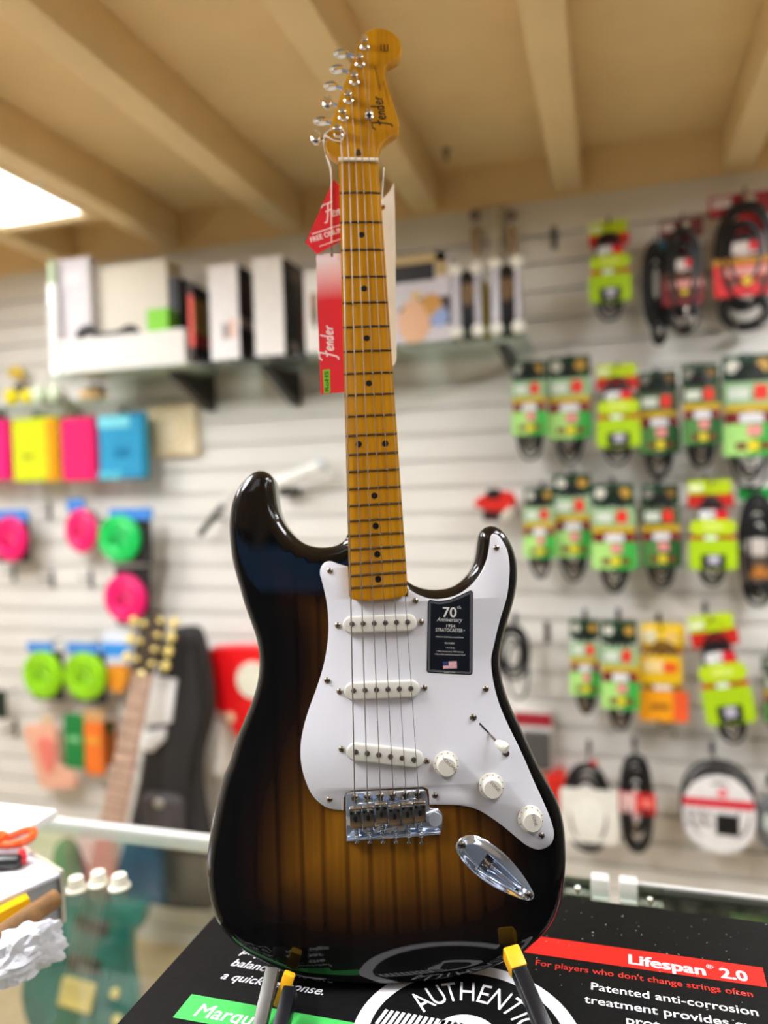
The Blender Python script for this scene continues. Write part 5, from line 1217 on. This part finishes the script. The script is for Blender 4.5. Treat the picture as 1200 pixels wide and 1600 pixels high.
for (px, py, lb) in ((78, 798, 'bare peg right of the leftmost pink coil'), (82, 905, 'bare peg above the left lime coil'), (143, 904, 'bare peg left of the lone pink coil'), (22, 895, 'bare peg with a cream tag at the left edge'), (25, 1138, 'bare peg low on the wall at the left edge')):
    hook(px, py, .05, lb)
def blob(name, label, cat, px, py, w, h, col, Y=1.98, shape=None, rough=.5, group=None):
    f = wframe(W(px, py, Y=Y)); a = f.p(px + w / 2, py)[0]; b = f.p(px, py - h / 2)[1]
    t = thing(name, label, cat, f, group)
    o = [(x * a, z * b) for x, z in (shape or rrect(-1, 1, -1, 1, .2))]
    MB().slab(smooth(o, 3) if shape else o, [(.004, -.016), (.001, -.010), (0, .0)]).build('pack_body', cm_(col, rough), t)
    MB().tube([(0, 0, b * .6), (0, YW - Y, b * .6)], .003, 6).build('hang_peg', HOOKM, t)
    return t, a, b
t, a, b = blob('string_pack', 'white and blue topped pack behind the bass headstock', 'pack', 186, 1012, 44, 50, (226, 232, 240))
MB().box(-a, a, -.018, -.0161, -b * .5, b * .35).build('blue_band', cm_((54, 146, 226)), t)
t, a, b = blob('orange_shaker', 'orange rounded pack between the lime coil and the bass neck', 'pack', 186, 1060, 34, 44, (232, 150, 34), shape=[(-1, .8), (1, .9), (.9, -.3), (.3, -1), (-.5, -.8), (-1, -.3)])
t, a, b = blob('green_pack', 'dark green flat pack left of the orange one, low on the wall', 'pack', 121, 1157, 34, 84, (22, 130, 60))
MB().box(-a * .6, a * .6, -.018, -.0161, b * .0, b * .22).build('pale_mark', cm_((120, 190, 130)), t)
t, a, b = blob('orange_pack', 'orange flat pack right of the dark green one', 'pack', 151, 1168, 29, 82, (244, 122, 40), Y=1.955)
MB().box(-a * .7, a * .7, -.018, -.0161, b * .2, b * .45).build('gold_mark', cm_((236, 166, 60)), t)
MB().box(-a, a * 1.1, -.012, -.004, b * 1.02, b * 1.45).build('tan_top', cm_((206, 160, 104)), t)
t, a, b = blob('brown_pack', 'narrow brown pack with a green top behind the bass neck', 'pack', 175, 1160, 14, 70, (176, 104, 40), Y=2.0)
MB().box(-a, a, -.018, -.0161, b * .5, b * .98).build('green_top', cm_((16, 82, 50)), t)
t, a, b = blob('boot_shaped_pack', 'peach boot-shaped package low on the left of the wall', 'pack', 81, 1180, 78, 100, (236, 178, 150), shape=[(-1, .8), (-.5, .95), (.3, .92), (.36, -.25), (.7, -.36), (1.02, -.58), (.96, -.9), (.2, -1), (-.4, -.95), (-.66, -.2)])
MB().slab(smooth([(-a * .4, b * .5), (a * .25, b * .5), (a * .2, -b * .3), (-a * .1, -b * .5)], 4), [(.003, -.0205), (0, -.018), (0, -.0161)]).build('red_print', cm_((236, 128, 112)), t)
MB().ball((a * -.05, -.006, b * 1.12), .022, (1, .5, .8), 12).build('tan_top', cm_((222, 196, 150)), t)
blob('dark_pack', 'small black and green pack at the left edge, low on the wall', 'pack', 3, 1100, 16, 44, (20, 40, 30))
# small things on a lower glass shelf at the left
zs2 = W(60, 634, Y=1.955).z
s2 = thing('glass_shelf', 'short glass shelf with shakers above the plastic packages', 'shelf', Vector((W(60, 650, Y=1.88).x, YW, zs2)))
MB().box(-.32, .22, -.17, -.002, -.007, 0).build('shelf_pane', SHELFGLASS, s2)
for x in (-.28,): MB().box(x - .006, x + .006, -.05, -.001, -.028, -.0071).build('shelf_bracket', HOOKM, s2)
def egg(label, px, py, r, col, z=None):
    q = W(px, py, Y=1.91); t = thing('egg_shaker', label, 'egg shaker', Vector((q.x, 1.91, zs2 + .0005)), 'egg shakers on the short shelf')
    MB().ball((0, 0, r * 1.15), r, (1, 1, 1.15), 18).build('shell', cm_(col, .3), t); MB().lathe([(r * .3, 0), (r * .3, .002)], (0, 0, 0), (0, 0, 1), 12).build('foot', cm_(col, .3), t)
egg('yellow egg shaker, left of the yellow pair', 19, 627, .023, (240, 222, 6)); egg('yellow egg shaker, right of the yellow pair', 43, 630, .021, (240, 220, 8))
egg('pale green egg shaker left of the white jar', 62, 640, .024, (226, 240, 208)); egg('pale green egg shaker in front of the white jar', 87, 638, .023, (222, 238, 204))
q = W(88, 620, Y=1.97); t = thing('white_jar', 'rounded white jar on the short shelf', 'jar', Vector((q.x, 1.97, zs2 + .0005)))
MB().lathe([(.03, 0), (.040, .006), (.042, .024), (.034, .038), (.02, .040), (.018, .045), (.0001, .045)], (0, 0, 0), (0, 0, 1), 24).build('jar_body', WHITEP, t)
q = W(146, 640, Y=1.92); t = thing('peach_block', 'peach block with a black lid at the right of the short shelf', 'block', Vector((q.x, 1.92, zs2 + .0005)))
MB().slab(rrect(-.036, .036, 0, .032, .010), [(.006, -.02), (0, -.014), (0, .02)]).build('block_body', cm_((250, 206, 152), .5), t)
MB().box(-.005, .036, -.014, .016, .0322, .042).build('black_lid', BLACKM, t, bevel=.002)
t = thing('yellow_ornament', 'small dull yellow ornament hanging above the yellow shakers', 'ornament', wframe(W(25, 582, Y=2.0)))
MB().ball((0, 0, 0), .026, (1.2, .6, .8), 16).ball((.012, -.002, -.012), .018, (1, .6, .8), 12).build('ornament_body', cm_((222, 190, 62), .5), t)
MB().tube([(0, 0, 0), (0, .045, 0)], .003, 6).build('hang_peg', HOOKM, t)
t = thing('brown_ornament', 'small dark ornament behind the yellow shakers', 'ornament', wframe(W(30, 606, Y=2.0)))
MB().ball((0, 0, 0), .02, (1.1, .6, .7), 14).build('ornament_body', cm_((58, 44, 54), .5), t); MB().tube([(0, 0, 0), (0, .045, 0)], .003, 6).build('hang_peg', HOOKM, t)

# red board, white box and rods behind the guitar
f0 = wframe(W(372, 1060, Y=1.97))
t = thing('red_shield_board', 'red shield-shaped board with a cream disc behind the guitar waist', 'board', f0)
rb = pf(f0, [(314, 1045), (328, 1020), (350, 1012), (420, 1012), (450, 1020), (455, 1060), (420, 1110), (345, 1113), (326, 1075)])
RDB = M('poster_red', (238, 14, 22), .4, var=.04); PKE = M('pink_edge', (250, 110, 120), .45)
MB().slab(smooth(rb, 3), [(.002, -.006), (0, -.004), (0, .005)]).build('upper_board', RDB, t)
MB().slab(smooth([(x * 1.04, z * 1.04 + .004) for x, z in rb], 3), [(0, .0052), (0, .012)]).build('pink_border', PKE, t)
MB().slab(pf(f0, [(352, 1120), (420, 1116), (405, 1160), (372, 1152)]), [(.001, -.005), (0, -.003), (0, .012)]).build('lower_board', RDB, t)
c = Vector(f0.p(398, 1062)); MB().slab(circle(c.x, c.y, .056, 30), [(.004, -.016), (0, -.010), (0, -.0061)]).build('cream_disc', M('cream_disc', (232, 226, 204), .5), t)
c = Vector(f0.p(362, 1120)); MB().ball((c.x, -.012, c.y), .018, (1, .5, 1), 12).build('tan_knob', cm_((232, 186, 150)), t)
MB().tube([(0, .012, .03), (0, YW - 1.97, .03)], .004, 6).build('hang_peg', HOOKM, t)
f0 = wframe(W(320, 1172, Y=1.955)); a = f0.p(314, 1130); b = f0.p(346, 1214)
t = thing('carton', 'white box with a greyish pink side hanging low behind the guitar waist', 'box', f0)
MB().box(a[0], b[0], 0, .0895, b[1], a[1]).build('box_body', cm_((236, 230, 222), .5), t, bevel=.002)
a2 = f0.p(286, 1130); MB().box(a2[0], a[0] - .0005, .002, .0895, b[1], a[1]).build('side_panel', cm_((150, 132, 128), .5), t, bevel=.002)
def rod(label, p0, p1, Y0, Y1, r, c1, tip=None):
    A, B = W(*p0, Y=Y0), W(*p1, Y=Y1); t = thing('wall_rod', label, 'rod', A)
    MB().tube([(0, 0, 0), tuple(B - A)], r, 12).build('rod_body', c1, t)
    if tip:
        d = (B - A).normalized(); MB().tube([tuple(B - A + d * .001), tuple(B - A + d * tip[0])], r * 1.25, 12).build('rod_tip', tip[1], t)
    m_ = (B - A); MB().tube([tuple(m_ * .5 + Vector((0, r * .5, 0))), (m_.x * .5, YW - A.y, m_.z * .5)], .004, 6).build('mount_peg', HOOKM, t)
    return t
rod('thin black rod with a white tip left of the upper horn', (312, 836), (350, 788), 1.97, 1.97, .0095, M('rod_black', (40, 38, 36), .4), (.05, WHITEP))
rod('white tube with a dark mount right of the upper horn', (424, 758), (500, 728), 1.93, 1.96, .018, M('tube_white', (248, 247, 240), .3), (.02, M('tube_cap', (206, 208, 206), .3)))
t = thing('rod_mount', 'dark bracket under the white tube right of the upper horn', 'bracket', wframe(W(446, 768, Y=2.0)))
MB().slab(rrect(-.02, .03, -.012, .012, .006), [(.003, -.012), (0, -.008), (0, .044)]).build('bracket_body', BLACKM, t)
